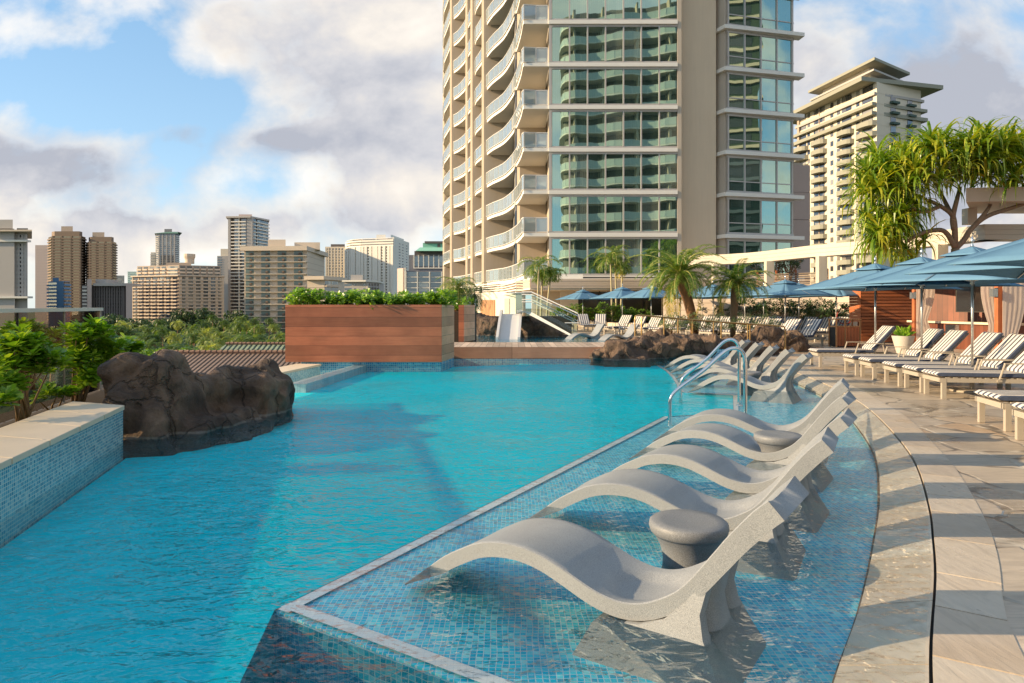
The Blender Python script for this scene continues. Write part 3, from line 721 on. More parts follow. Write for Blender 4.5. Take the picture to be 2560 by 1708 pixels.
# parapet & roof so that the tower closes
b = MB(); b.prism([(2.7, 49.2), (11.9, 49.2), (12, 50.4), (15, 50.4), (15.6, 50.1), (21.2, 51.8), (21.8, 60), (6, 88), (-8.6, 88), (-6.6, 77), (-3.8, 68), (-.6, 60)], TOP-.1, TOP+.5); tk(b, 'roof', M['concrete_gray'])
# lower terrace louvres (white horizontal bars) on the curved side
for k in range(6):
    zz = Z0 - 1.25 + k*.2
    for pts, o0 in ((off_line(EDGE3, .45)[:-3], -.03), (EDGE1, .3), (EDGE2, .3)):
        lv = MB(); pts = [Vector(p) for p in pts]
        for p, q in zip(pts[:-1], pts[1:]): lv.wallseg(p, q, zz, zz+.07, o0, o0+.06)
        tk(lv, 'terrace_louvre', M['white'])

# podium storey -------------------------------------------------------------
fas = empty('canopy_roof', (6, 47, 2.7)); tag(fas, 'curved beige siding canopy along the foot of the tower', 'canopy')
def ak(mb, name, m, parent, **k):
    o = mb.build(name, m, None, **k); o.parent = parent; o.matrix_parent_inverse = Matrix.Translation(-parent.location); return o
fc = smooth_line([(-3.05, 71), (-2.0, 66), (-.6, 58.5), (.35, 52.2), (1.0, 48.2), (1.24, 47.1)], 4)
b = MB()
for i in range(4):
    z1 = 3.34 - i*.155
    for p, q in zip(fc[:-1], fc[1:]): b.wallseg(p, q, z1-.148, z1, -.25, .02 - .012*(i % 2))
    b.bb(1.27, 14.5, 47.0+.012*(i % 2), 47.3, z1-.148, z1)
ak(b, 'fascia', M['siding'], fas)
b = MB(); b.prism([tuple(p) for p in fc] + [(14.5, 47.2), (14.5, 52), (3, 56), (0, 71)], 2.62, 2.74); ak(b, 'soffit', M['cream'], fas)
b = MB(); b.prism([tuple(p) for p in fc] + [(14.5, 47.2), (14.5, 52), (3, 56), (0, 71)], 3.34, 3.40); ak(b, 'roof_sheet', M['slab'], fas)
# ground floor walls behind the canopy
gw = empty('podium_facade', (4, 50, 0)); tag(gw, 'cream ground floor facade with timber garage door under the canopy', 'facade')
b = MB(); b.wallseg((-3.15, 60.5), (.9, 56.2), -.6, 2.62, .0, -.3); ak(b, 'cream_wall', M['cream'], gw)
def on_wall(t0, t1, z0, z1, pr, name, m):
    p0 = Vector((-3.15, 60.5)); p1 = Vector((.9, 56.2)); b = MB(); b.wallseg(p0.lerp(p1, t0), p0.lerp(p1, t1), z0, z1, .01, pr); return ak(b, name, m, gw)
on_wall(.10, .42, -.2, 2.02, .05, 'garage_door', M['golden']); on_wall(.63, .73, -.2, 2.12, .05, 'service_door', M['siding'])
on_wall(.86, .99, -.2, 2.6, .04, 'dark_window', M['cityglass'])
for bx in ((1.5, 1.75, 51.6, 52, 0, 2.6), (3.6, 4.9, 50.6, 51, 0, 2.62)): ak(MB().bb(*bx), 'column', M['cream'], gw)
ak(MB().bb(1.75, 3.9, 53.4, 53.7, 0, 2.6), 'recess_wall', M['cream'], gw)
for i in range(6):
    ak(MB().bb(4.95+i*1.62, 6.5+i*1.62, 50.9, 50.95, .1, 2.55), 'shopfront_glass', M['shopglass'], gw)
    ak(MB().bb(4.86+i*1.62, 4.94+i*1.62, 50.8, 50.98, 0, 2.6), 'shopfront_frame', M['dark_gap'], gw)
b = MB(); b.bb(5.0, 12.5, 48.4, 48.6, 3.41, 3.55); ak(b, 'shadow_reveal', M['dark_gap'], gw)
b = MB(); b.bb(3.2, 5.0, 48.1, 48.5, 3.42, 3.72); ak(b, 'ledge', M['slab'], gw)
# annex behind the right wing
AX = empty('annex_block', (25, 60, 0)); tag(AX, 'plain mauve panelled wall block right of the glass tower', 'building')
b = MB()
for i in range(6): b.bb(21.6, 26.2, 60+.02*(i % 2), 68, -.5+i*2.4, 1.87+i*2.4)
ak(b, 'panel_wall', basic('mauve_panels', (.50, .40, .36), .8, .05, .6), AX)
b = MB(); b.bb(22.6, 26.2, 61.5, 66, 13.9, 14.4); ak(b, 'roof', M['concrete_gray'], AX)

# the opposite tower that stands behind the viewpoint and shows in the glass
OT = empty('balcony_tower', (20, -18, 0)); tag(OT, 'pale tower of wavy balconies behind the pool, seen mirrored in the glass', 'hotel tower')
oc = smooth_line([(8.6, -24), (8.4, -17.5), (10.5, -15.2), (14, -15.0), (18, -13.0), (22, -12.8), (26, -10.5), (31, -10.0), (36, -8)], 3)
oc = [p for p in oc]
nfl = 17
for n in range(nfl):
    z = .9 + n*2.95
    b = MB(); b.prism([tuple(p) for p in oc] + [(40, -30), (9.5, -30)], z-.24, z)
    sl = ak(b, 'balcony_slab', M['slab'], OT)
    g = MB()
    E = off_line([tuple(p) for p in oc], .06)
    for p, q in zip(E[:-1], E[1:]): g.wallseg(p, q, z+.04, z+1.05, -.01, .01); 
    f2 = MB()
    for p, q in zip(E[:-1], E[1:]): f2.wallseg(p, q, z+1.05, z+1.11, -.03, .03); f2.box((p[0], p[1], z+.5), (.06, .06, 1.05))
    o = g.build('glass_panel', M['otglass'] if 'otglass' in M else M.setdefault('otglass', basic('frosted_rail_glass', (.55, .62, .60), .3, .05))); o.parent = sl
    o = f2.build('guard_rail', M['white']); o.parent = sl
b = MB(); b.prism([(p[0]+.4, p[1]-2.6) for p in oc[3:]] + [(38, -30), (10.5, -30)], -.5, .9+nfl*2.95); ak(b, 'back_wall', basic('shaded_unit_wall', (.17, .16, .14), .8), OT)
for (x, y) in ((10.4, -16.6), (15.0, -15.6), (20.4, -13.6), (25.2, -11.9), (30.6, -10.9)):
    b = MB(); b.bb(x, x+.35, y-3.2, y+.55, -.5, .9+nfl*2.95); ak(b, 'fin_wall', M['concrete'], OT)

# darker tower further to the right behind the viewpoint, mirrored in the wing windows
QT = empty('dark_tower', (88, -12, 0)); tag(QT, 'dark banded tower off to the right, only seen mirrored in the wing windows', 'building')
qa, qb = Vector((93.0, -6.0)), Vector((79.0, -20.5))
ak(MB().prism([qa, qb, qb+Vector((12, -14)), qa+Vector((14, -12))], GZ if 'GZ' in globals() else -12, 95), 'wall', basic('dark_green_cladding', (.05, .07, .045), .5, .2, .2), QT)
for k in range(30):
    ak(MB().wallseg(qb, qa, -6+k*3.3, -5.4+k*3.3, -.7, 0), 'floor_band', M['siding'], QT)
    ak(MB().wallseg(qb.lerp(qa, .1), qb.lerp(qa, .9), -4.8+k*3.3, -3.2+k*3.3, -.1, 0), 'window_band', M['shopglass'], QT)
# small chairs and table on the corner terraces
ch = empty('terrace_chair', (0, 0, 0))
MB().box((0, 0, .36), (.6, .6, .12)).build('seat', M['darkwall'], ch); MB().box((0, .28, .62), (.6, .06, .45)).build('backrest', M['slab'], ch)
for sx in (-.26, .26):
    for sy in (-.26, .26): MB().box((sx, sy, .15), (.05, .05, .3)).build('leg', M['slab'], ch)
first = True
for n in range(2, 9):
    for x, nm in ((1.35, 'left'), (2.15, 'right')):
        if (n*3+int(x*2)) % 4 == 0: continue
        o = ch if first else copy_tree(ch); first = False
        o.location = (x, 50.2, Z0+n*FL); o.rotation_euler = (0, 0, R(15 if nm == 'left' else -15))
        tag(o, '%s small dark cushioned chair on the %s corner terrace of the tower counted upwards' % (nm, NTH[n]), 'chair', 'chairs on the corner terraces')
# ================================================================== CITY BEYOND THE PARK
GZ = -12.0
struct(MB().add([(-1500, -200, GZ), (1500, -200, GZ), (1500, 3500, GZ), (-1500, 3500, GZ)], [(0, 1, 2, 3)]).build('park_ground', M['ground']))
def cm(name, c, rough=.75, var=.07): return basic(name, c, rough, var, .05, streak=.04)
CM = dict(beige=cm('beige_concrete', (.60, .50, .39)), tan=cm('tan_concrete', (.40, .325, .26)), grey=cm('grey_concrete', (.42, .39, .36)), bronze=cm('bronze_cladding', (.22, .155, .11)),
          dark=cm('dark_cladding', (.12, .105, .10)), white=cm('white_concrete', (.74, .70, .62)), cream=cm('cream_concrete', (.66, .58, .46)), pink=cm('pink_panels', (.50, .40, .36)),
          blue=cm('blue_paint', (.13, .27, .45)), slate=cm('slate_cladding', (.20, .20, .22)), green=cm('green_copper_roof', (.25, .52, .40)), greenroof=cm('dark_green_roof', (.10, .20, .15)),
          palegreen=cm('pale_green_wall', (.5, .68, .6)), awn=cm('green_awning', (.06, .10, .085)), olive=cm('olive_parapet', (.30, .295, .235)))
def goldglass():
    t = NT('bronze_city_glass'); d = t.node('ShaderNodeBsdfDiffuse', (.05, .035, .025)); g = t.node('ShaderNodeBsdfGlossy', (.75, .55, .35), .12)
    t.L(t.shader_mix(.35, d.outputs[0], g.outputs[0]), t.out.inputs[0]); return t.m
CM['gold'] = goldglass()
def P2(px, D): return Vector((XA(px, D), D))
class Bld:
    def __init__(s, name, label, cat='building'):
        s.o = empty(name, (0, 0, 0)); tag(s.o, label, cat)
    def k(s, mb, name, m, parent=None):
        o = mb.build(name, m, None); o.parent = parent or s.o; return o
def face_pts(a, D0, b, D1): return Vector((XA(a, D0), D0)), Vector((XA(b, D1), D1))
def facade(B, p, q, z0, z1, nf, m_slab, m_glass=None, r=.55, slab_out=.0, slab_h=.35, piers=0, pier_w=1.2, pier_out=.4, m_pier=None, parapet=0.0, m_par=None, bays=None, inset=.02):
    """storeys on the face p->q (outside on the right-hand side): window band, balcony, pilasters"""
    d = (q-p); L = d.length; d = d/L; h = (z1-z0)/nf; m_glass = m_glass or M['cityglass']
    bays = bays or [(inset, 1-inset)]
    for i in range(nf):
        zb = z0+i*h
        g = MB()
        for a, b in bays: g.wallseg(p+d*L*a, p+d*L*b, zb+h*(.5-r/2)+.1, zb+h*(.5+r/2)+.1, -.05, .05)
        B.k(g, 'window_band', m_glass)
        if slab_out > 0:
            g = MB()
            for a, b in bays:
                g.wallseg(p+d*(L*a-.2), p+d*(L*b+.2), zb-slab_h/2, zb+slab_h/2, .06, slab_out)
                if parapet: g.wallseg(p+d*(L*a-.2), p+d*(L*b+.2), zb+slab_h/2, zb+slab_h/2+parapet, slab_out-.15, slab_out)
            B.k(g, 'balcony', m_slab)
    for j in range(piers):
        t = (j+.5)/piers if piers > 2 else (j+1)/(piers+1)
        c = p+d*L*(j/(piers-1) if piers > 1 else .5)
        c0 = p+d*min(max(L*(j/(piers-1) if piers > 1 else .5)-pier_w/2, 0), L-pier_w)
        g = MB(); g.wallseg(c0, c0+d*pier_w, z0, z1, .0, pier_out); B.k(g, 'pilaster', m_pier or m_slab)
def body(B, A, C, Bq, depth, ztop, m, name='wall'):
    """A: left end of left face, C: near corner, Bq: right end of right face"""
    w = (Bq-C); u = (A-C); far = A + w if u.length > 1 else C + w
    pts = [A, C, Bq, far] if u.length > 1 and w.length > 1 else [C, Bq, Bq+Vector((0, depth)), C+Vector((0, depth))]
    g = MB(); g.prism([tuple(x) for x in pts], GZ, ztop); return B.k(g, name, m)
def roofbox(B, px0, px1, D, y0, y1, dep, m, name='roof_block'):
    g = MB(); d_ = min(dep, 9); g.prism([P2(px0, D+2), P2(px1, D+2), P2(px1, D+2+d_), P2(px0, D+2+d_)], ZA(y1, D)-1, ZA(y0, D)); return B.k(g, name, m)

# 1 grey hotel at the left edge
B = Bld('hotel_building', 'grey hotel block with flared roof edge at the far left of the skyline')
D = 290
g = MB(); g.prism([P2(-60, D), P2(36, D), P2(36, D+40), P2(-60, D+40)], GZ, ZA(572, D)); B.k(g, 'wall', CM['grey'])
g = MB(); g.prism([P2(36.2, D+2), P2(69, D+3), P2(69, D+40), P2(36.2, D+40)], GZ, ZA(580, D)); B.k(g, 'wall', CM['grey'])
facade(B, P2(38, D+2.1), P2(68, D+3), ZA(745, D), ZA(585, D), 15, CM['grey'], r=.62, slab_out=.6, slab_h=.9, piers=4, pier_w=.9, pier_out=.7, bays=[(.03, .3), (.36, .63), (.69, .97)])
g = MB(); g.prism([P2(-60, D-1), P2(32, D-1), P2(32, D+30), P2(-60, D+30)], ZA(572, D), ZA(550, D)); B.k(g, 'roof_block', CM['grey'])
g = MB(); g.prism([P2(-60, D-2.5), P2(80, D-2.5), P2(80, D+30), P2(-60, D+30)], ZA(580, D), ZA(576, D)); B.k(g, 'roof', CM['beige'])
g = MB(); g.bb(XA(-60, D), XA(70, D), D-.8, D+1.9, ZA(605, D), ZA(600, D)); B.k(g, 'cornice', CM['white'])
g = MB(); g.bb(XA(-60, D), XA(74, D), D-1.2, D+2.0, ZA(746, D), ZA(741, D)); B.k(g, 'cornice', CM['white'])
g = MB(); g.prism([P2(42, D+4), P2(70, D+4), P2(70, D+16), P2(42, D+16)], ZA(577, D), ZA(568, D)); B.k(g, 'roof_block', CM['tan'])
# 2 pink slab
B = Bld('office_slab', 'plain pinkish slab tower behind the twin bronze towers')
D = 520; g = MB(); g.prism([P2(88, D), P2(121, D), P2(121, D+30), P2(88, D+30)], GZ, ZA(613, D)); B.k(g, 'wall', CM['pink'])
facade(B, P2(88.5, D), P2(120.5, D), ZA(770, D), ZA(620, D), 22, CM['pink'], m_glass=CM['pink'], r=.4)
# 3,4 twin bronze towers
for (a, b, yt, mx0, mx1, my, lab) in ((121, 214, 578, 153, 182, 565, 'bronze apartment tower with chamfered top, the left and taller looking of the pair'), (215, 291, 592, 231, 261, 580, 'bronze apartment tower with chamfered top, the right one of the pair')):
    B = Bld('apartment_tower', lab); D = 430
    c = (b-a)*.11; A0, A1, A2, A3 = P2(a, D+9), P2(a+c, D), P2(b-c, D), P2(b, D+9)
    g = MB(); g.prism([A0, A1, A2, A3, P2(b, D+40), P2(a, D+40)], GZ, ZA(yt+12, D)); B.k(g, 'wall', CM['bronze'])
    g = MB(); g.prism([P2(a+c*.8, D+5), P2(a+c*1.5, D+1), P2(b-c*1.5, D+1), P2(b-c*.8, D+5), P2(b-c, D+36), P2(a+c, D+36)], ZA(yt+12, D)-.1, ZA(yt, D)); B.k(g, 'roof', CM['bronze'])
    facade(B, A1, A2, ZA(800, D), ZA(yt+12, D), 30, CM['bronze'], m_glass=CM['gold'], r=.6, slab_out=.8, slab_h=1.1, piers=4, pier_w=1.0, pier_out=.6, bays=[(.02, .30), (.34, .66), (.70, .98)])
    facade(B, A0, A1, ZA(800, D), ZA(yt+12, D), 30, CM['bronze'], m_glass=CM['gold'], r=.6, slab_out=.7, slab_h=.8)
    facade(B, A2, A3, ZA(800, D), ZA(yt+12, D), 30, CM['bronze'], m_glass=CM['gold'], r=.6, slab_out=.7, slab_h=.8)
    roofbox(B, mx0, mx1, D+5, my, yt, 14, CM['tan'])
# 5 blue block
B = Bld('blue_block', 'blue painted apartment block in front of the bronze towers'); D = 330
g = MB(); g.prism([P2(121, D+4), P2(143, D), P2(158, D), P2(175, D+6), P2(175, D+24), P2(121, D+24)], GZ, ZA(703, D)); B.k(g, 'wall', CM['blue'])
facade(B, P2(121.5, D+3.9), P2(142, D+.2), ZA(775, D), ZA(705, D), 8, CM['blue'], r=.55, slab_out=.9, slab_h=.8)
facade(B, P2(158.5, D+.2), P2(175, D+6), ZA(775, D), ZA(703, D), 8, CM['blue'], r=.6, slab_out=.5, slab_h=.9)
roofbox(B, 132, 147, D, 694, 703, 8, CM['blue'])
# 6 dark block with pale windows
B = Bld('dark_block', 'low dark office block with pale window rows and beige end walls'); D = 300
g = MB(); g.prism([P2(205, D+3), P2(330, D+3), P2(330, D+25), P2(205, D+25)], GZ, ZA(712, D)); B.k(g, 'wall', CM['dark'])
g = MB(); g.prism([P2(218, D), P2(229, D), P2(229, D+20), P2(218, D+20)], GZ, ZA(698, D)); g.prism([P2(315, D), P2(331, D), P2(331, D+20), P2(315, D+20)], GZ, ZA(708, D)); B.k(g, 'end_wall', CM['pink'])
g = MB(); g.bb(XA(229, D), XA(315, D), D+1, D+12, ZA(712, D)-.5, ZA(708, D)); g.bb(XA(218, D), XA(243, D), D+6, D+16, ZA(712, D), ZA(697, D)); B.k(g, 'roof_block', CM['grey'])
facade(B, P2(231, D+3), P2(313, D+3), ZA(800, D), ZA(712, D), 10, CM['dark'], r=.6, piers=14, pier_w=.7, pier_out=.5, m_pier=CM['dark'])
facade(B, P2(205.5, D+3), P2(217.5, D+3), ZA(800, D), ZA(714, D), 10, CM['dark'], r=.5, slab_out=.4)
# 7 long beige complex
B = Bld('apartment_complex', 'long tan apartment complex with stacked balconies and stepped roof'); D = 360
A, C, E = P2(331, D+10), P2(448, D-2), P2(560, D+8)
g = MB(); g.prism([A, C, E, P2(557, D+34), P2(334, D+34)], GZ, ZA(690, D)); B.k(g, 'wall', CM['tan'])
by = [(i/7+.02, (i+1)/7-.025) for i in range(7)]; by6 = [(i/6+.02, (i+1)/6-.03) for i in range(6)]
facade(B, A, C, ZA(812, D), ZA(692, D), 14, CM['beige'], r=.62, slab_out=1.5, slab_h=.55, piers=8, pier_w=.9, pier_out=.25, bays=by, m_pier=CM['tan'])
facade(B, C, E, ZA(812, D), ZA(692, D), 14, CM['beige'], r=.62, slab_out=1.5, slab_h=.55, piers=7, pier_w=1.3, pier_out=.6, bays=by6, m_pier=CM['beige'])
g = MB(); g.prism([A+Vector((-.5, -1)), C+Vector((0, -1.5)), E+Vector((1, -1)), P2(560, D+18), A+Vector((0, 12))], ZA(691, D), ZA(688, D)); B.k(g, 'cornice', CM['beige'])
A2, C2, E2 = P2(343, D+14), P2(448, D+3), P2(552, D+12)
g = MB(); g.prism([A2, C2, E2, P2(550, D+32), P2(345, D+32)], ZA(690, D), ZA(662, D)); B.k(g, 'upper_storeys', CM['tan'])
facade(B, A2, C2, ZA(689, D), ZA(663, D), 3, CM['beige'], r=.5, slab_out=.9, slab_h=.8, bays=by[:5]+[(.75, .98)])
facade(B, C2, E2, ZA(689, D), ZA(663, D), 3, CM['beige'], r=.5, slab_out=.9, slab_h=.8, bays=by6)
g = MB(); g.prism([P2(415, D+6), P2(478, D+6), P2(478, D+20), P2(415, D+20)], ZA(662, D), ZA(655, D)); B.k(g, 'roof_block', CM['tan'])
g = MB(); cxx = XA(447, D); g.lathe([(2.4, ZA(656, D)), (2.4, ZA(645, D)), (2.9, ZA(638, D)), (2.9, ZA(631, D))], (cxx, D+12, 0), 12); B.k(g, 'roof_tower', CM['beige'])
# 8 slate tower with green hip roof, cream stub, small far ones
B = Bld('slate_tower', 'slate blue tower with green hipped roof rising behind the tan complex'); D = 560
g = MB(); g.prism([P2(389, D+8), P2(397, D), P2(438, D), P2(448, D+8), P2(448, D+24), P2(389, D+24)], GZ, ZA(584, D)); B.k(g, 'wall', CM['slate'])
facade(B, P2(397, D), P2(438, D), ZA(662, D), ZA(586, D), 16, CM['grey'], r=.6, piers=5, pier_w=.8, pier_out=.4, m_pier=CM['grey'], slab_out=.25, slab_h=.5)
facade(B, P2(438, D), P2(448, D+8), ZA(662, D), ZA(586, D), 16, CM['white'], r=.5, slab_out=.5, slab_h=.6)
facade(B, P2(389, D+8), P2(397, D), ZA(662, D), ZA(586, D), 16, CM['grey'], r=.6, slab_out=.25, slab_h=.5)
g = MB(); zt = ZA(584, D); x0, x1 = XA(388, D), XA(447, D); u0, u1 = XA(408, D), XA(432, D); zz = ZA(577, D)
g.add([(x0, D-1, zt), (x1, D-1, zt), (XA(448, D+22), D+22, zt), (XA(389, D+22), D+22, zt), (u0, D+8, zz), (u1, D+8, zz), (u1, D+16, zz), (u0, D+16, zz)], [(0, 1, 5, 4), (1, 2, 6, 5), (2, 3, 7, 6), (3, 0, 4, 7), (4, 5, 6, 7), (3, 2, 1, 0)]); B.k(g, 'roof', CM['greenroof'])
roofbox(B, 411, 430, D+6, 572, 578, 6, CM['slate'])
B = Bld('cream_stub', 'narrow cream balcony tower left of the slate tower'); D = 540
g = MB(); g.prism([P2(377, D), P2(390, D), P2(390, D+12), P2(377, D+12)], GZ, ZA(631, D)); B.k(g, 'wall', CM['cream'])
facade(B, P2(377, D), P2(389, D), ZA(668, D), ZA(633, D), 9, CM['cream'], r=.5, slab_out=.6, slab_h=.7)
for (a, b, yt, D, m, lab) in ((290, 311, 689, 700, 'slate', 'small distant glass block between the bronze tower and the tan complex'), (319, 342, 679, 690, 'palegreen', 'small distant pale green block left of the tan complex')):
    B = Bld('distant_block', lab); g = MB(); g.prism([P2(a, D), P2(b, D), P2(b, D+15), P2(a, D+15)], GZ, ZA(yt, D)); B.k(g, 'wall', CM[m])
    facade(B, P2(a+1, D), P2(b-1, D), ZA(708, D), ZA(yt+1, D), 6, CM[m], r=.4)
# 10 grey block left of striped tower
B = Bld('grey_block', 'grey block with stepped top between the tan complex and the striped tower'); D = 480
g = MB(); g.prism([P2(543, D), P2(572, D), P2(575, D+20), P2(543, D+20)], GZ, ZA(640, D)); B.k(g, 'wall', CM['grey'])
g = MB(); g.bb(XA(550, D), XA(571, D), D+1, D+15, ZA(640, D), ZA(622, D)); B.k(g, 'roof_block', CM['cream'])
facade(B, P2(544, D), P2(554, D), ZA(800, D), ZA(642, D), 26, CM['grey'], r=.5, slab_out=.3); 
# 11 tall striped tower
B = Bld('striped_tower', 'tallest dark tower with white balcony stripes in the centre of the skyline'); D = 380
A, C, E = P2(571, D), P2(630, D-1), P2(671, D+14)
g = MB(); g.prism([A, C, E, P2(669, D+30), P2(575, D+30)], GZ, ZA(545, D)); B.k(g, 'wall', CM['dark'])
for (pa, pb, nb) in ((A+Vector((1.6, 0)), P2(617, D-1), [(.02, .5), (.53, .98)]),):
    facade(B, pa, pb, ZA(800, D), ZA(547, D), 30, CM['white'], r=.7, slab_out=1.4, slab_h=.5, bays=nb)
facade(B, C+Vector((.5, .2)), E, ZA(800, D), ZA(547, D), 30, CM['white'], r=.7, slab_out=1.2, slab_h=.5, bays=[(.02, .18), (.26, .96)])
for (p, q) in ((P2(570, D-1.5), P2(576, D-1.5)), (P2(617, D-2), P2(631, D-2))):
    g = MB(); g.wallseg(p, q, GZ, ZA(543, D), -3, 0); B.k(g, 'pilaster', CM['grey'])
g = MB(); g.wallseg(P2(596.3, D-1.8), P2(598, D-1.8), ZA(800, D), ZA(546, D), -1.6, 0); B.k(g, 'pilaster', CM['white'])
g = MB(); g.prism([A+Vector((-.5, -2.2)), C+Vector((0, -2.2)), E+Vector((1, -1)), P2(671, D+22), P2(573, D+12)], ZA(546, D), ZA(542, D)); B.k(g, 'cornice', CM['grey'])
roofbox(B, 597, 630, D+5, 535, 544, 10, CM['pink'])
# 12 beige hotel with balconies, in front
B = Bld('beige_hotel', 'beige slab hotel with glass balconies and broad flat roof left of the cedar planter'); D = 310
A, C, E = P2(611, D), P2(768, D-2), P2(812, D+38)
g = MB(); g.prism([A, C, E, E+Vector((-20, 4)), A+Vector((0, 22))], GZ, ZA(622, D)); B.k(g, 'wall', CM['beige'])
bb4 = [(.02, .15), (.27, .41), (.53, .67), (.79, .93)]
z_b, z_t = ZA(836, D), ZA(626, D); nf = 14; h = (z_t-z_b)/nf; dd = (C-A); LL = dd.length; dd = dd/LL
for i in range(nf):
    zb = z_b+i*h
    for a, b in bb4:
        g = MB(); g.wallseg(A+dd*LL*a, A+dd*LL*b, zb+.35, zb+2.4, -.05, .05); w_ = B.k(g, 'window', M['rail_city'] if 'rail_city' in M else M.setdefault('rail_city', basic('greenish_window', (.13, .19, .175), .2, .3, .4, spec=.8)))
    g = MB(); g.wallseg(A, C, zb-.12, zb+.12, .06, 1.4); B.k(g, 'balcony_slab', CM['cream'])
    for a, b in bb4:
        g = MB(); g.wallseg(A+dd*LL*a, A+dd*LL*b, zb+.95, zb+1.05, 1.3, 1.4); g.wallseg(A+dd*LL*a, A+dd*LL*b, zb+.13, zb+.2, 1.3, 1.4)
        for k in range(9): p = A+dd*LL*(a+(b-a)*k/8); g.wallseg(p, p+dd*.08, zb+.12, zb+1.0, 1.3, 1.38)
        B.k(g, 'balcony_rail', CM['dark'])
        p = A+dd*LL*(a*.4+b*.6); g = MB(); g.wallseg(p, p+dd*.9, zb+.14, zb+1.5, .5, 1.1); B.k(g, 'folded_parasol', CM['bronze'])
g = MB(); g.prism([A+Vector((-1.2, -2)), C+Vector((.6, -2.6)), E+Vector((2, -.5)), E+Vector((-20, 6)), A+Vector((-1, 24))], ZA(628, D), ZA(617, D)); B.k(g, 'roof', CM['beige'])
for i in range(1, 14):
    zb = z_b+i*h; g = MB(); g.wallseg(C, E, zb-.06, zb+.06, .0, .06); B.k(g, 'joint_band', CM['tan'])
roofbox(B, 670, 714, D+6, 598, 618, 9, CM['beige']); roofbox(B, 736, 800, D+8, 605, 618, 12, CM['beige'])
# 13 annex
B = Bld('beige_annex', 'low beige annex with corner balconies beside the beige hotel'); D = 270
A, C, E = P2(768, D), P2(811, D-1), P2(846, D+8)
g = MB(); g.prism([A, C, E, E+Vector((0, 16)), A+Vector((0, 20))], GZ, ZA(699, D)); B.k(g, 'wall', CM['beige'])
facade(B, C, E, ZA(795, D), ZA(700, D), 6, CM['beige'], r=.6, slab_out=1.0, slab_h=.3, parapet=.6, bays=[(.03, .45), (.5, .97)])
for i in range(1, 5):
    g = MB(); zb = ZA(699+i*20, D); g.wallseg(A, C, zb-.08, zb+.08, 0, .08); B.k(g, 'joint_band', CM['tan'])
g = MB(); g.prism([A+Vector((-.8, -1.5)), C+Vector((.3, -2)), E+Vector((1, -.8)), E+Vector((0, 16)), A+Vector((-1, 20))], ZA(700, D), ZA(691, D)); B.k(g, 'roof', CM['beige'])
# 14 cream grid tower
B = Bld('cream_grid_tower', 'cream tower with fine window grid and dark roof cap behind the annex'); D = 430
g = MB(); g.prism([P2(813, D), P2(868, D), P2(868, D+22), P2(813, D+22)], GZ, ZA(617, D)); B.k(g, 'wall', CM['cream'])
facade(B, P2(814, D), P2(868, D), ZA(760, D), ZA(620, D), 20, CM['cream'], r=.55, slab_out=.8, slab_h=.7, piers=8, pier_w=1.0, pier_out=.9)
roofbox(B, 827, 862, D+4, 610, 618, 10, CM['dark'])
# 15 white curved hotel
B = Bld('white_hotel', 'curved white hotel tower shining in the low sun'); D = 400
cp = [P2(867, D+10), P2(880, D+2), P2(905, D-2), P2(940, D-5), P2(985, D-9)]
E = P2(1023, D+22)
g = MB(); g.prism(cp+[E, E+Vector((-6, 12)), cp[0]+Vector((0, 22))], GZ, ZA(598, D)); B.k(g, 'wall', CM['white'])
for p, q, n in zip(cp[:-1], cp[1:], (2, 3, 3, 4)):
    facade(B, p, q, ZA(770, D), ZA(618, D), 22, CM['white'], r=.5, slab_out=.9, slab_h=.8, piers=n+1, pier_w=1.7, pier_out=1.3, bays=[((j+.25)/n, (j+.95)/n) for j in range(n)])
    facade(B, p, q, ZA(617, D), ZA(598, D), 3, CM['white'], r=.4, slab_out=.9, slab_h=1.0)
facade(B, cp[-1], E, ZA(770, D), ZA(606, D), 23, CM['white'], r=.35, bays=[(.30, .40), (.52, .60), (.78, .86)])
roofbox(B, 941, 964, D+4, 586, 600, 8, CM['white']); g = MB(); g.prism([cp[-1]+Vector((-2, 1)), E+Vector((-3, -2)), E+Vector((-6, 9)), cp[-1]+Vector((-2, 12))], ZA(598, D)-.2, ZA(590, D)); B.k(g, 'roof_block', CM['white'])
# 16 small grey block
B = Bld('small_grey_block', 'small grey block in front of the white curved hotel'); D = 240
A, C, E = P2(861, D), P2(915, D-1), P2(944, D+8)
g = MB(); g.prism([A, C, E, E+Vector((0, 12)), A+Vector((0, 14))], GZ, ZA(704, D)); B.k(g, 'wall', CM['grey'])
facade(B, A, P2(880, D-.3), ZA(760, D), ZA(708, D), 5, CM['grey'], r=.5); facade(B, P2(882, D-.4), C, ZA(760, D), ZA(708, D), 5, CM['white'], r=.4, bays=[(.1, .2), (.8, .95)])
facade(B, C, E, ZA(760, D), ZA(708, D), 6, CM['grey'], r=.6, slab_out=.7, slab_h=.4, piers=5, pier_w=.5, pier_out=.8)
g = MB(); g.prism([A+Vector((-.6, -1)), C+Vector((.2, -1.4)), E+Vector((.8, -.4)), E+Vector((0, 12)), A+Vector((0, 14))], ZA(705, D), ZA(701, D)); B.k(g, 'roof', CM['white'])
roofbox(B, 877, 907, D+2, 687, 702, 7, CM['grey'])
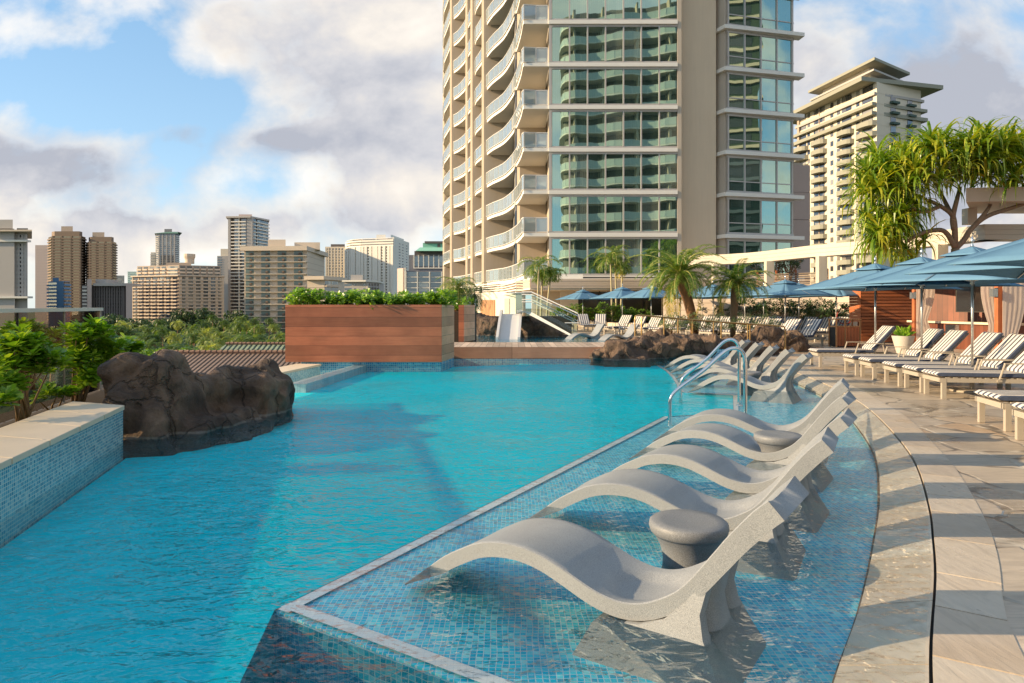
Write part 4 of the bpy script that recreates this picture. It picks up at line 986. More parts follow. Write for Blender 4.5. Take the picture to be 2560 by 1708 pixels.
# 17 stepped block with mint roof
B = Bld('mint_roof_block', 'stepped white grid block with mint green penthouse beside the tower'); D = 210
g = MB(); g.prism([P2(998, D+2), P2(1012, D-1), P2(1135, D-1), P2(1135, D+20), P2(998, D+20)], GZ, ZA(678, D)); B.k(g, 'wall', CM['slate'])
facade(B, P2(1014, D-1), P2(1135, D-1), ZA(800, D), ZA(680, D), 9, CM['white'], r=.8, slab_out=.6, slab_h=.25, piers=5, pier_w=.35, pier_out=.8, m_pier=CM['white'])
g = MB(); g.wallseg(P2(997.5, D+2), P2(1012, D-1), GZ, ZA(671, D), 0, .6); B.k(g, 'side_wall', CM['pink']); g = MB(); g.wallseg(P2(1011, D-1.3), P2(1015, D-1.3), GZ, ZA(670, D), -.5, .3); B.k(g, 'pilaster', CM['white'])
g = MB(); g.prism([P2(1022, D+1), P2(1135, D+1), P2(1135, D+16), P2(1030, D+16)], ZA(678, D), ZA(637, D)); B.k(g, 'upper_storeys', CM['slate'])
facade(B, P2(1034, D+1), P2(1135, D+1), ZA(670, D), ZA(637, D), 1, CM['white'], r=.75, slab_out=.4, slab_h=.3, piers=9, pier_w=.3, pier_out=.35, m_pier=CM['white'])
g = MB(); g.prism([P2(1036, D+1), P2(1135, D+1), P2(1135, D+14), P2(1036, D+14)], ZA(637, D), ZA(627, D)); B.k(g, 'clerestory', CM['dark'])
g = MB(); zt = ZA(628, D); g.add([(XA(1040, D), D-1, zt), (XA(1140, D), D-1, zt), (XA(1140, D), D+15, zt), (XA(1040, D), D+15, zt), (XA(1049, D), D+1, ZA(618, D)), (XA(1140, D), D+1, ZA(618, D)), (XA(1140, D), D+12, ZA(618, D)), (XA(1049, D), D+12, ZA(618, D))], [(0, 1, 5, 4), (1, 2, 6, 5), (2, 3, 7, 6), (3, 0, 4, 7), (4, 5, 6, 7), (3, 2, 1, 0)]); B.k(g, 'roof', CM['green'])
g = MB(); g.bb(XA(1055, D), XA(1140, D), D+2, D+11, ZA(619, D), ZA(606, D)); pr = B.k(g, 'penthouse', CM['green']); g = MB(); g.bb(XA(1092, D), XA(1099, D), D+1.8, D+2, ZA(618, D), ZA(609, D)); B.k(g, 'window', CM['dark'])
g = MB(); g.bb(XA(1060, D), XA(1140, D), D+1.5, D+11, ZA(606, D)-.2, ZA(602, D)); B.k(g, 'roof_cap', CM['dark'])

# far right: big cream residential tower with rounded balconies
B = Bld('residential_tower', 'cream high rise with rounded balconies and flat green edged roofs at far right'); D = 150
C = P2(2192, D); A = P2(1996, D*1.19); E = P2(2302, D+6)
zt = ZA(205, D)
g = MB(); g.prism([A, C, E, E+(A-C)], GZ, zt); B.k(g, 'wall', CM['cream'])
d = (C-A); LL = d.length; d = d/LL; n2 = Vector((d.y, -d.x))
nf = 27; h = (zt-GZ)/nf
g = MB()
cols = (.10, .42, .70) ; 
def fx(px):   # parameter along the left face for a photo column
    k = (px-1280)/F; return (k*A.y - A.x)/(d.x - k*d.y)/LL
cols = [fx(2006), fx(2051), fx(2117), fx(2169)]
wins = []
for i in range(4, nf):
    zb = GZ+i*h
    for j, c in enumerate(cols):
        if zb > zt-3.4*h and True: continue
        if j == 3 and i < 8: continue
        p = A+d*LL*c; w = 2.6 if j < 3 else 2.9
        ring = [p+d*(w*math.cos(a)) + n2*(.05+1.75*math.sin(a)**.7 if math.sin(a) > 0 else .05) for a in [math.pi*k/8 for k in range(9)]]
        g = MB(); g.prism([tuple(x) for x in ring], zb-.12, zb+.95); B.k(g, 'balcony', CM['olive'])
    for j, c in enumerate(cols):
        p = A+d*LL*c; B.k(MB().wallseg(p-d*1.7, p+d*1.7, zb+.95, zb+2.3, 0, .06), 'balcony_door', M['cityglass'])
    for c in (fx(2022), fx(2038), fx(2080), fx(2097), fx(2145)):
        p = A+d*LL*c; wins.append(MB().wallseg(p-d*.55, p+d*.55, zb+1.0, zb+2.2, 0, .06))
    e = (E-C).normalized(); LE = (E-C).length
    for t0 in (.36, .74):
        p = C+e*LE*t0
        if zb < zt-1.5*h:
            wins.append(MB().wallseg(p-e*.8, p+e*.8, zb+1.0, zb+2.4, 0, .08)); B.k(MB().wallseg(p-e*1.15, p+e*1.15, zb+.35, zb+.85, .05, .9), 'awning', CM['awn'])
    g = MB(); g.wallseg(C, E, zb-.05, zb+.05, 0, .04); B.k(g, 'joint_band', CM['cream'])
for w_ in wins[-100:]: B.k(w_, 'window', M['cityglass'])
g = MB()
for w_ in wins[:-100]: g.add(w_.v, w_.f)
B.k(g, 'lower_windows', M['cityglass'])['kind'] = 'stuff'
for t0, t1, w in ((.0, .03, .4), (.30, .31, .15)): 
    g = MB(); g.wallseg(A+d*LL*t0, A+d*LL*t1, GZ, zt, 0, w); B.k(g, 'pilaster', CM['tan'])
def ringroof(o, z0_, z1_, m, name='roof', sh=0.0):
    e = (E-C).normalized(); q = [A - d*o + n2*o*.6, C + n2*o*.6 - e*(o*.2), E + e*o - Vector((0, o*.6)), E+(A-C)+e*o+Vector((0, o))]
    g = MB(); g.prism([tuple(x) for x in q], z0_, z1_); B.k(g, name, m)
ringroof(1.6, zt-3.1*h, zt-2.75*h, CM['olive'], 'balcony_band'); ringroof(1.5, zt-2.2*h, zt-1.9*h, CM['olive'], 'balcony_band')
ringroof(.8, zt-1.2*h, zt-.95*h, CM['grey'], 'cornice')
ringroof(5.0, zt, zt+.9, CM['olive'], 'roof')
s1 = .22
mid = [A.lerp(C, .30), A.lerp(C, .93), E.lerp(C, .25)+Vector((0, 5)), A.lerp(C, .30)+(E-C)*.7]
g = MB(); g.prism([tuple(x) for x in mid], zt+.9, zt+2.9); B.k(g, 'penthouse', CM['cream'])
mc = sum(mid, Vector((0, 0)))/4
g = MB(); g.prism([tuple(mc+(x-mc)*1.25) for x in mid], zt+2.2, zt+2.6); B.k(g, 'cornice', CM['grey'])
g = MB(); g.prism([tuple(mc+(x-mc)*.9) for x in mid], zt+2.9, zt+4.3); B.k(g, 'penthouse', CM['cream'])
g = MB(); g.prism([tuple(mc+(x-mc)*1.3) for x in mid], zt+4.3, zt+4.9); B.k(g, 'roof', CM['olive'])
# grey building behind, low right
B = Bld('grey_flank_block', 'pale grey block glimpsed under the pergola right of the residential tower'); D = 190
g = MB(); g.prism([P2(2262, D), P2(2298, D), P2(2298, D+20), P2(2262, D+20)], GZ, ZA(520, D)); B.k(g, 'wall', CM['white'])
facade(B, P2(2263, D), P2(2297, D), ZA(740, D), ZA(522, D), 9, CM['white'], r=.4)

# tiled roofs below the pool edge
def gable(name, label, x0, x1, y, depth, zr, ze, m, xr0=None):
    o = empty(name, ((x0+x1)/2, y, zr)); tag(o, label, 'roof')
    xr0 = x0 if xr0 is None else xr0
    g = MB(); g.add([(x0, y-depth, ze), (x1, y-depth, ze), (x1, y, zr), (xr0, y, zr), (x1, y+depth, ze), (x0, y+depth, ze)], [(0, 1, 2, 3), (3, 2, 4, 5), (0, 3, 5)])
    q = g.build('tiles', m); q.parent = o; q.matrix_parent_inverse = Matrix.Translation(-o.location)
    g = MB(); n = int((x1-xr0)/.5)
    for i in range(n): g.lathe([(.16, -.26), (.17, .22)], (0, 0, 0), 6) if False else g.tube([(xr0+i*.5, y, zr+.08), (xr0+i*.5+.46, y, zr+.12)], [.17, .2], 6)
    q = g.build('ridge', M['ridge']); q.parent = o; q.matrix_parent_inverse = Matrix.Translation(-o.location)
    g = MB(); g.bb(x0+.4, x1-.4, y-depth+.5, y+depth-.5, GZ, ze); q = g.build('wall', CM['grey']); q.parent = o; q.matrix_parent_inverse = Matrix.Translation(-o.location)
gable('tiled_roof', 'brown pantile roof below the pool edge behind the lava rock', XA(405, 62), XA(800, 62), 62, 16, ZA(883, 62), ZA(883, 62)-4.5, M['roof_brown'])
gable('tiled_roof', 'green ribbed roof below, just left of the cedar planter', XA(520, 84), XA(860, 84), 84, 8, ZA(861, 84), ZA(861, 84)-3.2, M['roof_green'], xr0=XA(565, 84))
# clouds of distant hills are hidden by the city; nothing more
# ================================================================== POOL FURNITURE
# --- moulded in-water chaise: x along the length (feet at 0), y across, z = 0 at the waterline
PROF = [(-.20, -.15), (-.10, -.075), (0, .0), (.105, .078), (.221, .143), (.32, .191), (.42, .220), (.52, .235), (.621, .236), (.70, .227), (.779, .210), (.853, .185), (.927, .157), (1.0, .128), (1.07, .104), (1.14, .090), (1.206, .086), (1.27, .095), (1.337, .117), (1.40, .15), (1.461, .189), (1.51, .235), (1.557, .289), (1.606, .355), (1.656, .422), (1.71, .495), (1.767, .564), (1.82, .625), (1.88, .68)]
PROF = [tuple(p) for p in smooth_line(PROF, 2)]
W2 = .258
def chaise(water_depth=.2):
    import bmesh
    root = empty('pool_chaise', (0, 0, 0))
    ny = 15; ys = [W2*math.sin(math.pi/2*(2*j/(ny-1)-1)) for j in range(ny)]; ys = [-W2+2*W2*j/(ny-1) for j in range(ny)]
    ys = [-W2, -W2+.008] + ys[1:-1] + [W2-.008, W2]; ny = len(ys)
    nx = len(PROF); top = []; bot = []
    for i, (x, z) in enumerate(PROF):
        a = Vector(PROF[max(i-1, 0)]); b = Vector(PROF[min(i+1, nx-1)]); t = (b-a).normalized(); n = Vector((-t.y, t.x))
        th = .082 if x < 1.5 else .082+.02*min(1, (x-1.5)/.3)
        if x < .06: th = .082*max(.12, (x+.22)/.28)
        for y in ys:
            e = abs(y)/W2
            dish = -.020*(1-e**2)*(1.0 if x > .9 else .25)
            q = ((x-1.24)/.17)**2 + (y/.165)**2
            if q < 1.25: dish -= .026*min(1, max(0, (1.25-q)/.3))
            rim = -.006 if e > .985 else 0
            dx = n*(dish+rim)
            zz = z+dx.y
            xx = x+dx.x
            if i == nx-1: xx -= .03*(1-e**2); zz -= .03*(1-e**2)
            top.append((xx, y, zz))
            ub = n*(-th); bot.append((x+ub.x, y*.985, z+ub.y))
    vs = top+bot; o = nx*ny; fs = []
    for i in range(nx-1):
        for j in range(ny-1):
            a = i*ny+j; fs.append((a, a+ny, a+ny+1, a+1)); fs.append((o+a, o+a+1, o+a+ny+1, o+a+ny))
        a = i*ny; fs.append((a, o+a, o+a+ny, a+ny)); a = i*ny+ny-1; fs.append((a, a+ny, o+a+ny, o+a))
    for j in range(ny-1):
        fs.append((j, j+1, o+j+1, o+j)); a = (nx-1)*ny+j; fs.append((a, o+a, o+a+1, a+1))
    sh = MB().add(vs, fs).build('seat_shell', M['resin'], root, smooth=True, angle=38)
    # hollow-fluted pedestal
    st = [-.27, -.225, -.17, -.14, -.11, -.07, 0, .07, .11, .14, .17, .225, .27]
    gr = {2: .02, 3: .055, 4: .02, 8: .02, 9: .055, 10: .02}
    prof = [(.98, -.20), (1.74, -.20), (1.68, -.10), (1.62, .02), (1.60, .12), (1.63, .24), (1.70, .38), (1.76, .47), (1.63, .30), (1.52, .16), (1.42, .06), (1.30, .01), (1.16, -.01), (1.06, -.04)]
    vs = []; m = len(prof)
    for k, y in enumerate(st):
        g = gr.get(k, 0); edge = abs(y) > .26
        for pi, (x, z) in enumerate(prof):
            flare = .93+ (.30 if z < -.15 else (.20 if z < -.05 else (.10 if z < .05 else (.03 if z < .2 else 0))))
            gx = g if (2 < pi < 8 and z < .34) else 0
            vs.append((x-gx-(.012 if edge and 1 <= pi < 8 else 0), y*flare, z))
    fs = []
    for k in range(len(st)-1):
        for i in range(m):
            a = k*m+i; b = k*m+(i+1) % m; fs.append((a, a+m, b+m, b))
    fs.append(tuple(range(m))); fs.append(tuple(range((len(st)-1)*m, len(st)*m))[::-1])
    MB().add(vs, fs).build('pedestal', M['resin'], root, smooth=True, angle=40)
    return root
CH = chaise()
def place_chaise(i, foot, topc, label, group):
    o = CH if i == 0 else copy_tree(CH)
    f = Vector(foot); t = Vector(topc); d = (t-f).normalized(); n = Vector((-d.y, d.x))
    c = f + n*W2
    o.location = (c.x, c.y, 0); o.rotation_euler = (0, 0, math.atan2(d.y, d.x)); tag(o, label, 'pool lounger', group); return o
near = [((-.475, 3.94), (1.078, 2.88), 'pale grey moulded pool lounger nearest the viewer, in the shallow water'),
        ((.258, 5.11), (1.882, 4.216), 'second moulded pool lounger from the front, just beyond the round side table'),
        ((.859, 6.11), (2.406, 5.09), 'middle moulded pool lounger of the near row of five'),
        ((1.423, 7.25), (2.978, 6.19), 'fourth moulded pool lounger of the near row, before the farther side table'),
        ((1.876, 8.21), (3.497, 7.37), 'farthest moulded pool lounger of the near row, next to the steel handrails')]
for i, (a, b, l) in enumerate(near): place_chaise(i, a, b, l, 'moulded loungers on the near sun shelf')
D2 = Vector((.815, -.58))
farc = [((3.49, 12.87), 'nearest moulded pool lounger of the far row, its back closest to the deck'), ((3.72, 14.2), 'second nearest moulded pool lounger of the far row, behind the handrail top'),
        ((3.84, 15.3), 'middle moulded pool lounger of the far row beyond the handrails'), ((4.0, 16.6), 'fourth moulded pool lounger of the far row, near the lava rocks'),
        ((4.10, 17.8), 'farthest moulded pool lounger of the far row, against the lava rocks')]
for j, (f, l) in enumerate(farc): place_chaise(5+j, f, Vector(f)+D2*1.85, l, 'moulded loungers on the far sun shelf')
up = [((2.75, 31.3), 'left moulded lounger in the upper pool beyond the timber bridge'), ((4.15, 30.2), 'right moulded lounger in the upper pool, partly behind the lava rocks')]
for j, (f, l) in enumerate(up): place_chaise(10+j, f, Vector(f)+Vector((.86, .5))*1.85, l, 'moulded loungers in the upper pool')
# round in-water side tables
tb = empty('side_table', (1.04, 4.02, 0)); tag(tb, 'round dark grey side table beside the nearest pool lounger', 'side table', 'round side tables in the water')
pf = [(.17, -.2), (.168, -.12), (.150, -.02), (.150, .03), (.165, .09), (.188, .135), (.205, .158)]
MB().lathe(pf, seg=40).build('base', M['resin_dark'], tb, smooth=True, angle=50)
MB().lathe([(.205, .158), (.222, .176), (.230, .205), (.226, .228), (.212, .240), (.15, .237), (.05, .230), (.005, .229)], seg=48).build('table_top', M['resin_dark'], tb, smooth=True, angle=60)
for (x, y, l) in ((2.62, 6.72, 'round grey side table between the fourth and farthest near loungers'), (4.55, 13.1, 'round grey side table between the two nearest loungers of the far row')):
    o = copy_tree(tb); o.location = (x, y, 0); tag(o, l, 'side table')

# --- steel pool handrails
def handrail(name, label, pts, r, m, group=None):
    o = empty(name, pts[0]); tag(o, label, 'handrail', group)
    q = smooth_line(pts, 6); b = MB().tube(q, r, 14); k = b.build('rail', m, o, smooth=True); k.matrix_parent_inverse = Matrix.Translation(-o.location)
    for p in (pts[0], pts[-1]):
        b = MB().lathe([(r*2.2, 0), (r*2.2, .012), (r*1.2, .03)], (p[0], p[1], p[2]), 20); k = b.build('escutcheon', m, o, smooth=True, ); k.matrix_parent_inverse = Matrix.Translation(-o.location)
    return o
def railpts(X0, Y0, X1, Y1, zt, kx):
    dx, dy = X1-X0, Y1-Y0; P = lambda s, z: Vector((X0+dx*s, Y0+dy*s, z))
    return [P(0, -.40), P(0, -.1), P(0, .10), P(.03, .22), P(.14, .34), P(.45, .585), P(.72, zt-.06), P(.86, zt), P(.965, zt-.06), P(1.0, zt-.22), P(1.0, .35), P(1.0, -.2)]
handrail('pool_handrail', 'nearer polished steel pool handrail arching over the steps', railpts(2.25, 9.73, 3.28, 9.6, .905, 0), .027, M['chrome'], 'steel handrails at the pool steps')
handrail('pool_handrail', 'farther polished steel pool handrail arching over the steps', railpts(2.94, 11.9, 3.86, 11.6, .925, 0), .027, M['chrome'], 'steel handrails at the pool steps')

# --- striped deck lounger: x foot->head, origin on the ground at the middle of the foot end
def deck_lounger():
    r = empty('sun_lounger', (0, 0, 0))
    b = MB(); L = 1.95; w = .33
    for s in (-1, 1): b.bb(0, L, s*w-.02, s*w+.02, .27, .335)
    b.bb(0, .04, -w, w, .27, .335); b.bb(L-.04, L, -w, w, .27, .335)
    for k in range(11): b.bb(.10+k*.115, .16+k*.115, -w, w, .336, .348)
    b.build('frame', M['taupe'], r)
    for x in (.03, 1.72):
        for s in (-1, 1): MB().bb(x, x+.065, s*(w-.005)-.028, s*(w-.005)+.028, 0, .335 if x < 1 else .27).build('leg', M['taupe'], r)
    a = R(48); c = Vector((1.30, 0, .36))
    # back frame
    b = MB()
    def bp(s, h, y): return (c.x+math.cos(a)*s-math.sin(a)*h, y, c.z+math.sin(a)*s+math.cos(a)*h)
    for s in (-1, 1): b.tube([bp(0, 0, s*(w-.03)), bp(.80, 0, s*(w-.03))], .016, 6)
    for k in range(5): b.tube([bp(.1+k*.17, 0, -w+.03), bp(.1+k*.17, 0, w-.03)], .012, 6)
    b.tube([bp(.5, -.01, 0), (1.78, 0, .30)], .011, 6); b.build('back_frame', M['taupe'], r)
    # cushions with softly rounded ends
    def pad(pts_fn, n, L0, name):
        sec = []; k = 9
        vs = []; fs = []; ny = 13
        for i in range(n+1):
            s = L0*i/n; e = min(s, L0-s); rr_ = .035; tz = math.sqrt(max(0, 1-(1-min(1, e/rr_))**2)) if e < rr_ else 1
            for side in (1, -1):
                for j in range(ny):
                    y = -w+.005+(2*w-.01)*j/(ny-1); ey = min(y+w, w-y); ty = math.sqrt(max(0, 1-(1-min(1, ey/.03))**2)) if ey < .03 else 1
                    t = .036*(.15+.85*tz)*(.2+.8*ty)
                    vs.append(pts_fn(s, .04+side*t, y))
        row = 2*ny
        for i in range(n):
            for j in range(ny-1):
                a_ = i*row+j; fs.append((a_, a_+row, a_+row+1, a_+1)); a_ = i*row+ny+j; fs.append((a_, a_+1, a_+row+1, a_+row))
            a_ = i*row; fs.append((a_, a_+ny, a_+row+ny, a_+row)); a_ = i*row+ny-1; fs.append((a_, a_+row, a_+row+ny, a_+ny))
        for i in (0, n):
            for j in range(ny-1):
                a_ = i*row+j; f = (a_, a_+1, a_+ny+1, a_+ny); fs.append(f if i == 0 else f[::-1])
        MB().add(vs, fs).build(name, M['stripe'], r, smooth=True, angle=60)
    pad(lambda s, h, y: (-.03+s, y, .35+h), 30, 1.36, 'seat_cushion')
    pad(lambda s, h, y: bp(.02+s, h+.012, y), 18, .80, 'back_cushion')
    for s in (-1, 1):
        b = MB(); y = s*(w+.035)
        b.bb(.93, 1.52, y-.022, y+.022, .575, .592); b.tube([(.94, y, .58), (.86, y, .33)], .015, 6); b.tube([(1.50, y, .58), (1.55, y, .33)], .012, 6); b.bb(.83, .90, min(s*w, y), max(s*w, y)+.0, .29, .32)
        b.build('armrest', M['taupe'], r)
    return r
DL = deck_lounger(); dl_n = [0]
def place_dl(x, y, ang, label, group):
    o = DL if dl_n[0] == 0 else copy_tree(DL); dl_n[0] += 1
    o.location = (x, y, 0); o.rotation_euler = (0, 0, ang); tag(o, label, 'sun lounger', group); return o
# near right group, foot ends towards the pool
A1 = R(-9)
nd = [((7.55, 17.1), -6, 'farthest striped sun lounger of the deck row in front of the slatted screen'),
      ((7.42, 15.05), -8, 'striped sun lounger, back one of the pair left of the middle umbrella pole'),
      ((7.32, 14.15), -8, 'striped sun lounger, front one of the pair left of the middle umbrella pole'),
      ((7.22, 13.05), -9, 'striped sun lounger, back one of the pair before the cabana curtains'),
      ((7.12, 12.2), -9, 'striped sun lounger, front one of the pair before the cabana curtains'),
      ((6.96, 11.35), -10, 'striped sun lounger with long armrest right of the round umbrella base'),
      ((5.93, 8.5), -11, 'striped sun lounger whose foot end enters at the right edge'),
      ((5.56, 7.35), -12, 'nearest striped sun lounger, only its foot corner showing at the right edge')]
for (x, y), a, l in nd: place_dl(x, y, R(a), l, 'striped loungers along the right deck')
# far groups: (photo column of back top, distance, heading)
def by_back(px, Y, ang):
    X = XA(px, Y); d = Vector((math.cos(ang), math.sin(ang))); return X-d.x*1.83, Y-d.y*1.83
q = 0
fr = [(1402, 41.5, R(100)), (1456, 41.5, R(98)), (1502, 41.5, R(78))]
for i, (px_, Y, a) in enumerate(fr):
    x, y = by_back(px_, Y, a); place_dl(x, y, a, ['left', 'middle', 'right'][i]+' one of three striped loungers facing the upper pool near the slide', 'three striped loungers by the slide')
row1 = [(1569, 37, .85), (1606, 36, .85), (1645, 35.4, .8), (1684, 34.6, .8), (1732, 34.6, .8), (1776, 34, .8)]
for i, (px_, Y, a) in enumerate(row1):
    x, y = by_back(px_, Y, a); place_dl(x, y, a, NTH[i]+' striped lounger from the left in the row behind the bronze rail', 'striped loungers behind the bronze rail')
row2 = [(1806, 33.2, .75), (1820, 31.6, .7), (1850, 33, .75), (1866, 31.2, .7), (1896, 32.5, .7), (1910, 30.6, .7), (1940, 31.8, .7)]
for i, (px_, Y, a) in enumerate(row2):
    x, y = by_back(px_, Y, a); place_dl(x, y, a, NTH[i]+' striped lounger from the left in the crowded row behind the grey-green shrubs', 'striped loungers behind the shrubs')
row3 = [(1978, 31.2, .6), (2030, 31, .6), (2078, 30, .6), (2114, 30.6, .6)]
for i, (px_, Y, a) in enumerate(row3):
    x, y = by_back(px_, Y, a); place_dl(x, y, a, NTH[i]+' striped lounger from the left in the rear row left of the timber screen', 'rear striped loungers left of the screen')
row4 = [(1942, 26.9, .5), (1989, 26.2, .5), (2040, 25.8, .5)]
for i, (px_, Y, a) in enumerate(row4):
    x, y = by_back(px_, Y, a); place_dl(x, y, a, ['left', 'middle', 'right'][i]+' striped lounger in the front row left of the timber bin cabinet', 'front striped loungers left of the bin cabinet')
for i, (x, y) in enumerate(((9.75, 22.6),)): pass

# --- blue square umbrellas
def umbrella():
    r = empty('umbrella', (0, 0, 0)); hd = 1.87; zt, ze = 2.50, 1.90; t = math.pi/4
    cor = [(math.cos(k*math.pi/2)*hd, math.sin(k*math.pi/2)*hd) for k in range(4)]
    def canopy(z_top, z_e, s0, s1, n=8, sag=.05, lift=0):
        vs = []; fs = []
        for k in range(4):
            a = Vector(cor[k]); b = Vector(cor[(k+1) % 4]); base = len(vs)
            for i in range(n+1):
                f = s0+(s1-s0)*i/n
                for j in range(n+1):
                    u = j/n; p = a.lerp(b, u)*f
                    z = z_top+(z_e-z_top)*f + sag*math.sin(math.pi*u)*(-.35*math.sin(math.pi*f))
                    inw = 1-.045*math.sin(math.pi*u)*f
                    vs.append((p.x*inw, p.y*inw, z+lift+.025*math.sin(math.pi*u)*f))
            for i in range(n):
                for j in range(n):
                    q_ = base+i*(n+1)+j; fs.append((q_, q_+n+1, q_+n+2, q_+1))
        return MB().add(vs, fs)
    c = canopy(zt, ze, .10, 1.0).build('canopy', M['canopy'], r, smooth=True, angle=20)
    sm = c.modifiers.new('thick', 'SOLIDIFY'); sm.thickness = .008
    v = canopy(zt, ze, .0, .27, 5, .05, .055).build('vent_cap', M['canopy'], r, smooth=True, angle=20)
    sm = v.modifiers.new('thick', 'SOLIDIFY'); sm.thickness = .008
    MB().tube([(0, 0, .03), (0, 0, 2.56)], .021, 12).build('pole', M['pole'], r, smooth=True)
    MB().lathe([(.02, 2.50), (.028, 2.56), (.016, 2.59), (.026, 2.62), (.03, 2.66), (.008, 2.71), (.002, 2.74)], seg=12).build('finial', M['chrome'], r, smooth=True)
    MB().lathe([(.34, 0), (.34, .02), (.30, .032), (.04, .04), (.034, .30)], seg=36).build('base_plate', M['taupe'], r)
    for k in range(8):
        a = k*math.pi/4; L = hd*.97 if k % 2 == 0 else hd*.68
        e = (math.cos(a)*L, math.sin(a)*L, ze+.0 if k % 2 == 0 else ze-.0+.04); b = MB().tube([(0, 0, zt-.05), e], .010, 6)
        f = Vector((0, 0, zt-.05)).lerp(Vector(e), .5); b.tube([(0, 0, 1.93), f], .008, 6); b.build('rib', M['pole'], r)
    MB().lathe([(.035, 1.88), (.035, 1.96)], seg=12).build('runner', M['pole'], r)
    cord = MB(); cord.tube([(.03, 0, 1.9), (.05, .01, 1.75), (.035, 0, 1.62), (.02, 0, 1.75), (.03, -.02, 1.88)], .006, 5); cord.build('cord', M['dark_gap'], r)
    return r
UM = umbrella(); un = [0]
def place_um(x, y, ang, label, group, s=1.0):
    o = UM if un[0] == 0 else copy_tree(UM); un[0] += 1
    o.location = (x, y, 0); o.rotation_euler = (0, 0, ang); o.scale = (s, s, s if abs(s-1) < .2 else 1); tag(o, label, 'umbrella', group); return o
a20 = R(-20)
place_um(8.94, 16.8, a20, 'blue umbrella third back in the row along the right deck, before the slatted screen', 'blue umbrellas along the right deck')
place_um(8.70, 14.5, a20, 'blue umbrella second back in the right deck row, its pole before the curtain', 'blue umbrellas along the right deck')
place_um(8.09, 12.0, a20, 'blue umbrella with round base plate nearest of those whose pole is seen at right', 'blue umbrellas along the right deck')
place_um(6.72, 8.05, R(-17), 'blue umbrella reaching in from the right edge, lower of the two', 'blue umbrellas along the right deck')
place_um(6.02, 6.15, R(-14), 'blue umbrella corner at the top right edge, nearest of all', 'blue umbrellas along the right deck')
fu = [(1457, 43.5), (1556, 37.5), (1628, 35.5), (1701, 36), (1783, 33), (1755, 38.5), (1862, 30.5), (1909, 35.5), (1963, 27.2), (1997, 31.5), (2090, 29)]
order = sorted(range(len(fu)), key=lambda i: fu[i][0])
for rank, i in enumerate(order):
    px_, Y = fu[i]; place_um(XA(px_, Y), Y, a20+R(3*math.sin(i*2.1)), NTH[rank]+' blue umbrella from the left in the far line across the deck', 'blue umbrellas across the far deck')

# ================================================================== PLANTERS, BRIDGE, SLIDE
def gk(mb, name, m, parent, **k):
    o = mb.build(name, m, None, **k); o.parent = parent; o.matrix_parent_inverse = Matrix.Translation(-parent.location); return o
pl = empty('timber_planter', (-3.7, 18, 0)); tag(pl, 'large red cedar planter box filled with green shrubs beyond the pool', 'planter')
g = MB(); g.bb(-5.78, -1.795, 17.4, 17.46, .07, 1.53); gk(g, 'front_panel', M['planter'], pl)
g = MB(); g.prism([(-1.793, 17.463), (-1.60, 18.9), (-1.66, 18.9), (-1.853, 17.463)], .072, 1.528); gk(g, 'end_panel', M['planter_end'], pl)
g = MB(); g.bb(-5.78, -5.72, 17.462, 18.9, .07, 1.53); g.bb(-5.78, -1.66, 18.84, 18.9, .07, 1.53); gk(g, 'back_panel', M['planter'], pl)
g = MB(); g.prism([(-5.71, 17.47), (-1.86, 17.47), (-1.68, 18.83), (-5.71, 18.83)], .08, 1.44); gk(g, 'soil_fill', M['soil'], pl)
bwall = MB(); bwall.prism([(-5.4, 17.5), (-1.82, 17.45), (-1.62, 18.95), (-1.70, 20.0), (-5.4, 20)], -1.5, .068)
tag(bwall.build('planter_plinth', M['tile_wall_x']), 'blue mosaic plinth under the large cedar planter', 'plinth')
br = empty('timber_bridge', (1, 20.5, 0)); tag(br, 'timber plank bridge between the main pool and the upper pool', 'bridge')
g = MB(); g.bb(-1.72, 4.6, 19.7, 19.76, -.02, .31); gk(g, 'fascia', M['fascia'], br)
g = MB(); g.prism([(-1.72, 19.70), (4.6, 19.70), (4.9, 22.3), (-3.4, 22.3), (-3.4, 19.9)], .25, .315)
gk(g, 'deck_boards', M['boards'], br)
g = MB(); g.bb(-1.70, 6.3, 19.80, 22.2, -1.3, .24); g.prism([(-3.3, 20.1), (-1.6, 20.1), (-1.6, 22.2), (-3.3, 22.2)], -2, .24); gk(g, 'tiled_base', M['tile_wall_x'], br)
g = MB(); g.bb(-1.72, 6.2, 19.68, 19.78, -1.3, -.03); gk(g, 'tiled_base', M['tile_wall_x'], br)
p2 = empty('timber_planter', (-1.8, 28.2, 0)); tag(p2, 'small dark cedar planter between the large planter and the lava wall', 'planter')
g = MB(); g.bb(-2.45, -1.78, 24.6, 24.7, .0, 1.52); gk(g, 'back_panel', M['cabana_v'], p2)
g = MB(); g.bb(-1.76, -1.585, 22.5, 22.7, .318, 1.53); gk(g, 'front_panel', M['planter'], p2)
g = MB(); g.prism([(-1.583, 22.5), (-1.28, 23.6), (-1.36, 23.6), (-1.583, 22.7)], .32, 1.528); gk(g, 'end_panel', M['planter_end'], p2)
g = MB(); g.bb(-4.2, -1.35, 23.7, 26.0, -.5, 1.3); gk(g, 'soil_fill', M['soil'], p2)
# upper pool
sheet('upper_pool_floor', [(-1.4, 22.2), (5.2, 22.2), (5.1, 28), (4.4, 33), (3.2, 35.8), (-.6, 37), (-6, 37), (-6, 26)], -.45, M['tile_shelf'])
sheet('upper_pool_water', [(-1.4, 22.2), (5.3, 22.2), (5.1, 28), (4.4, 33), (3.2, 35.8), (-.6, 37), (-6, 37), (-6, 26)], -.03, M['water_shallow'])
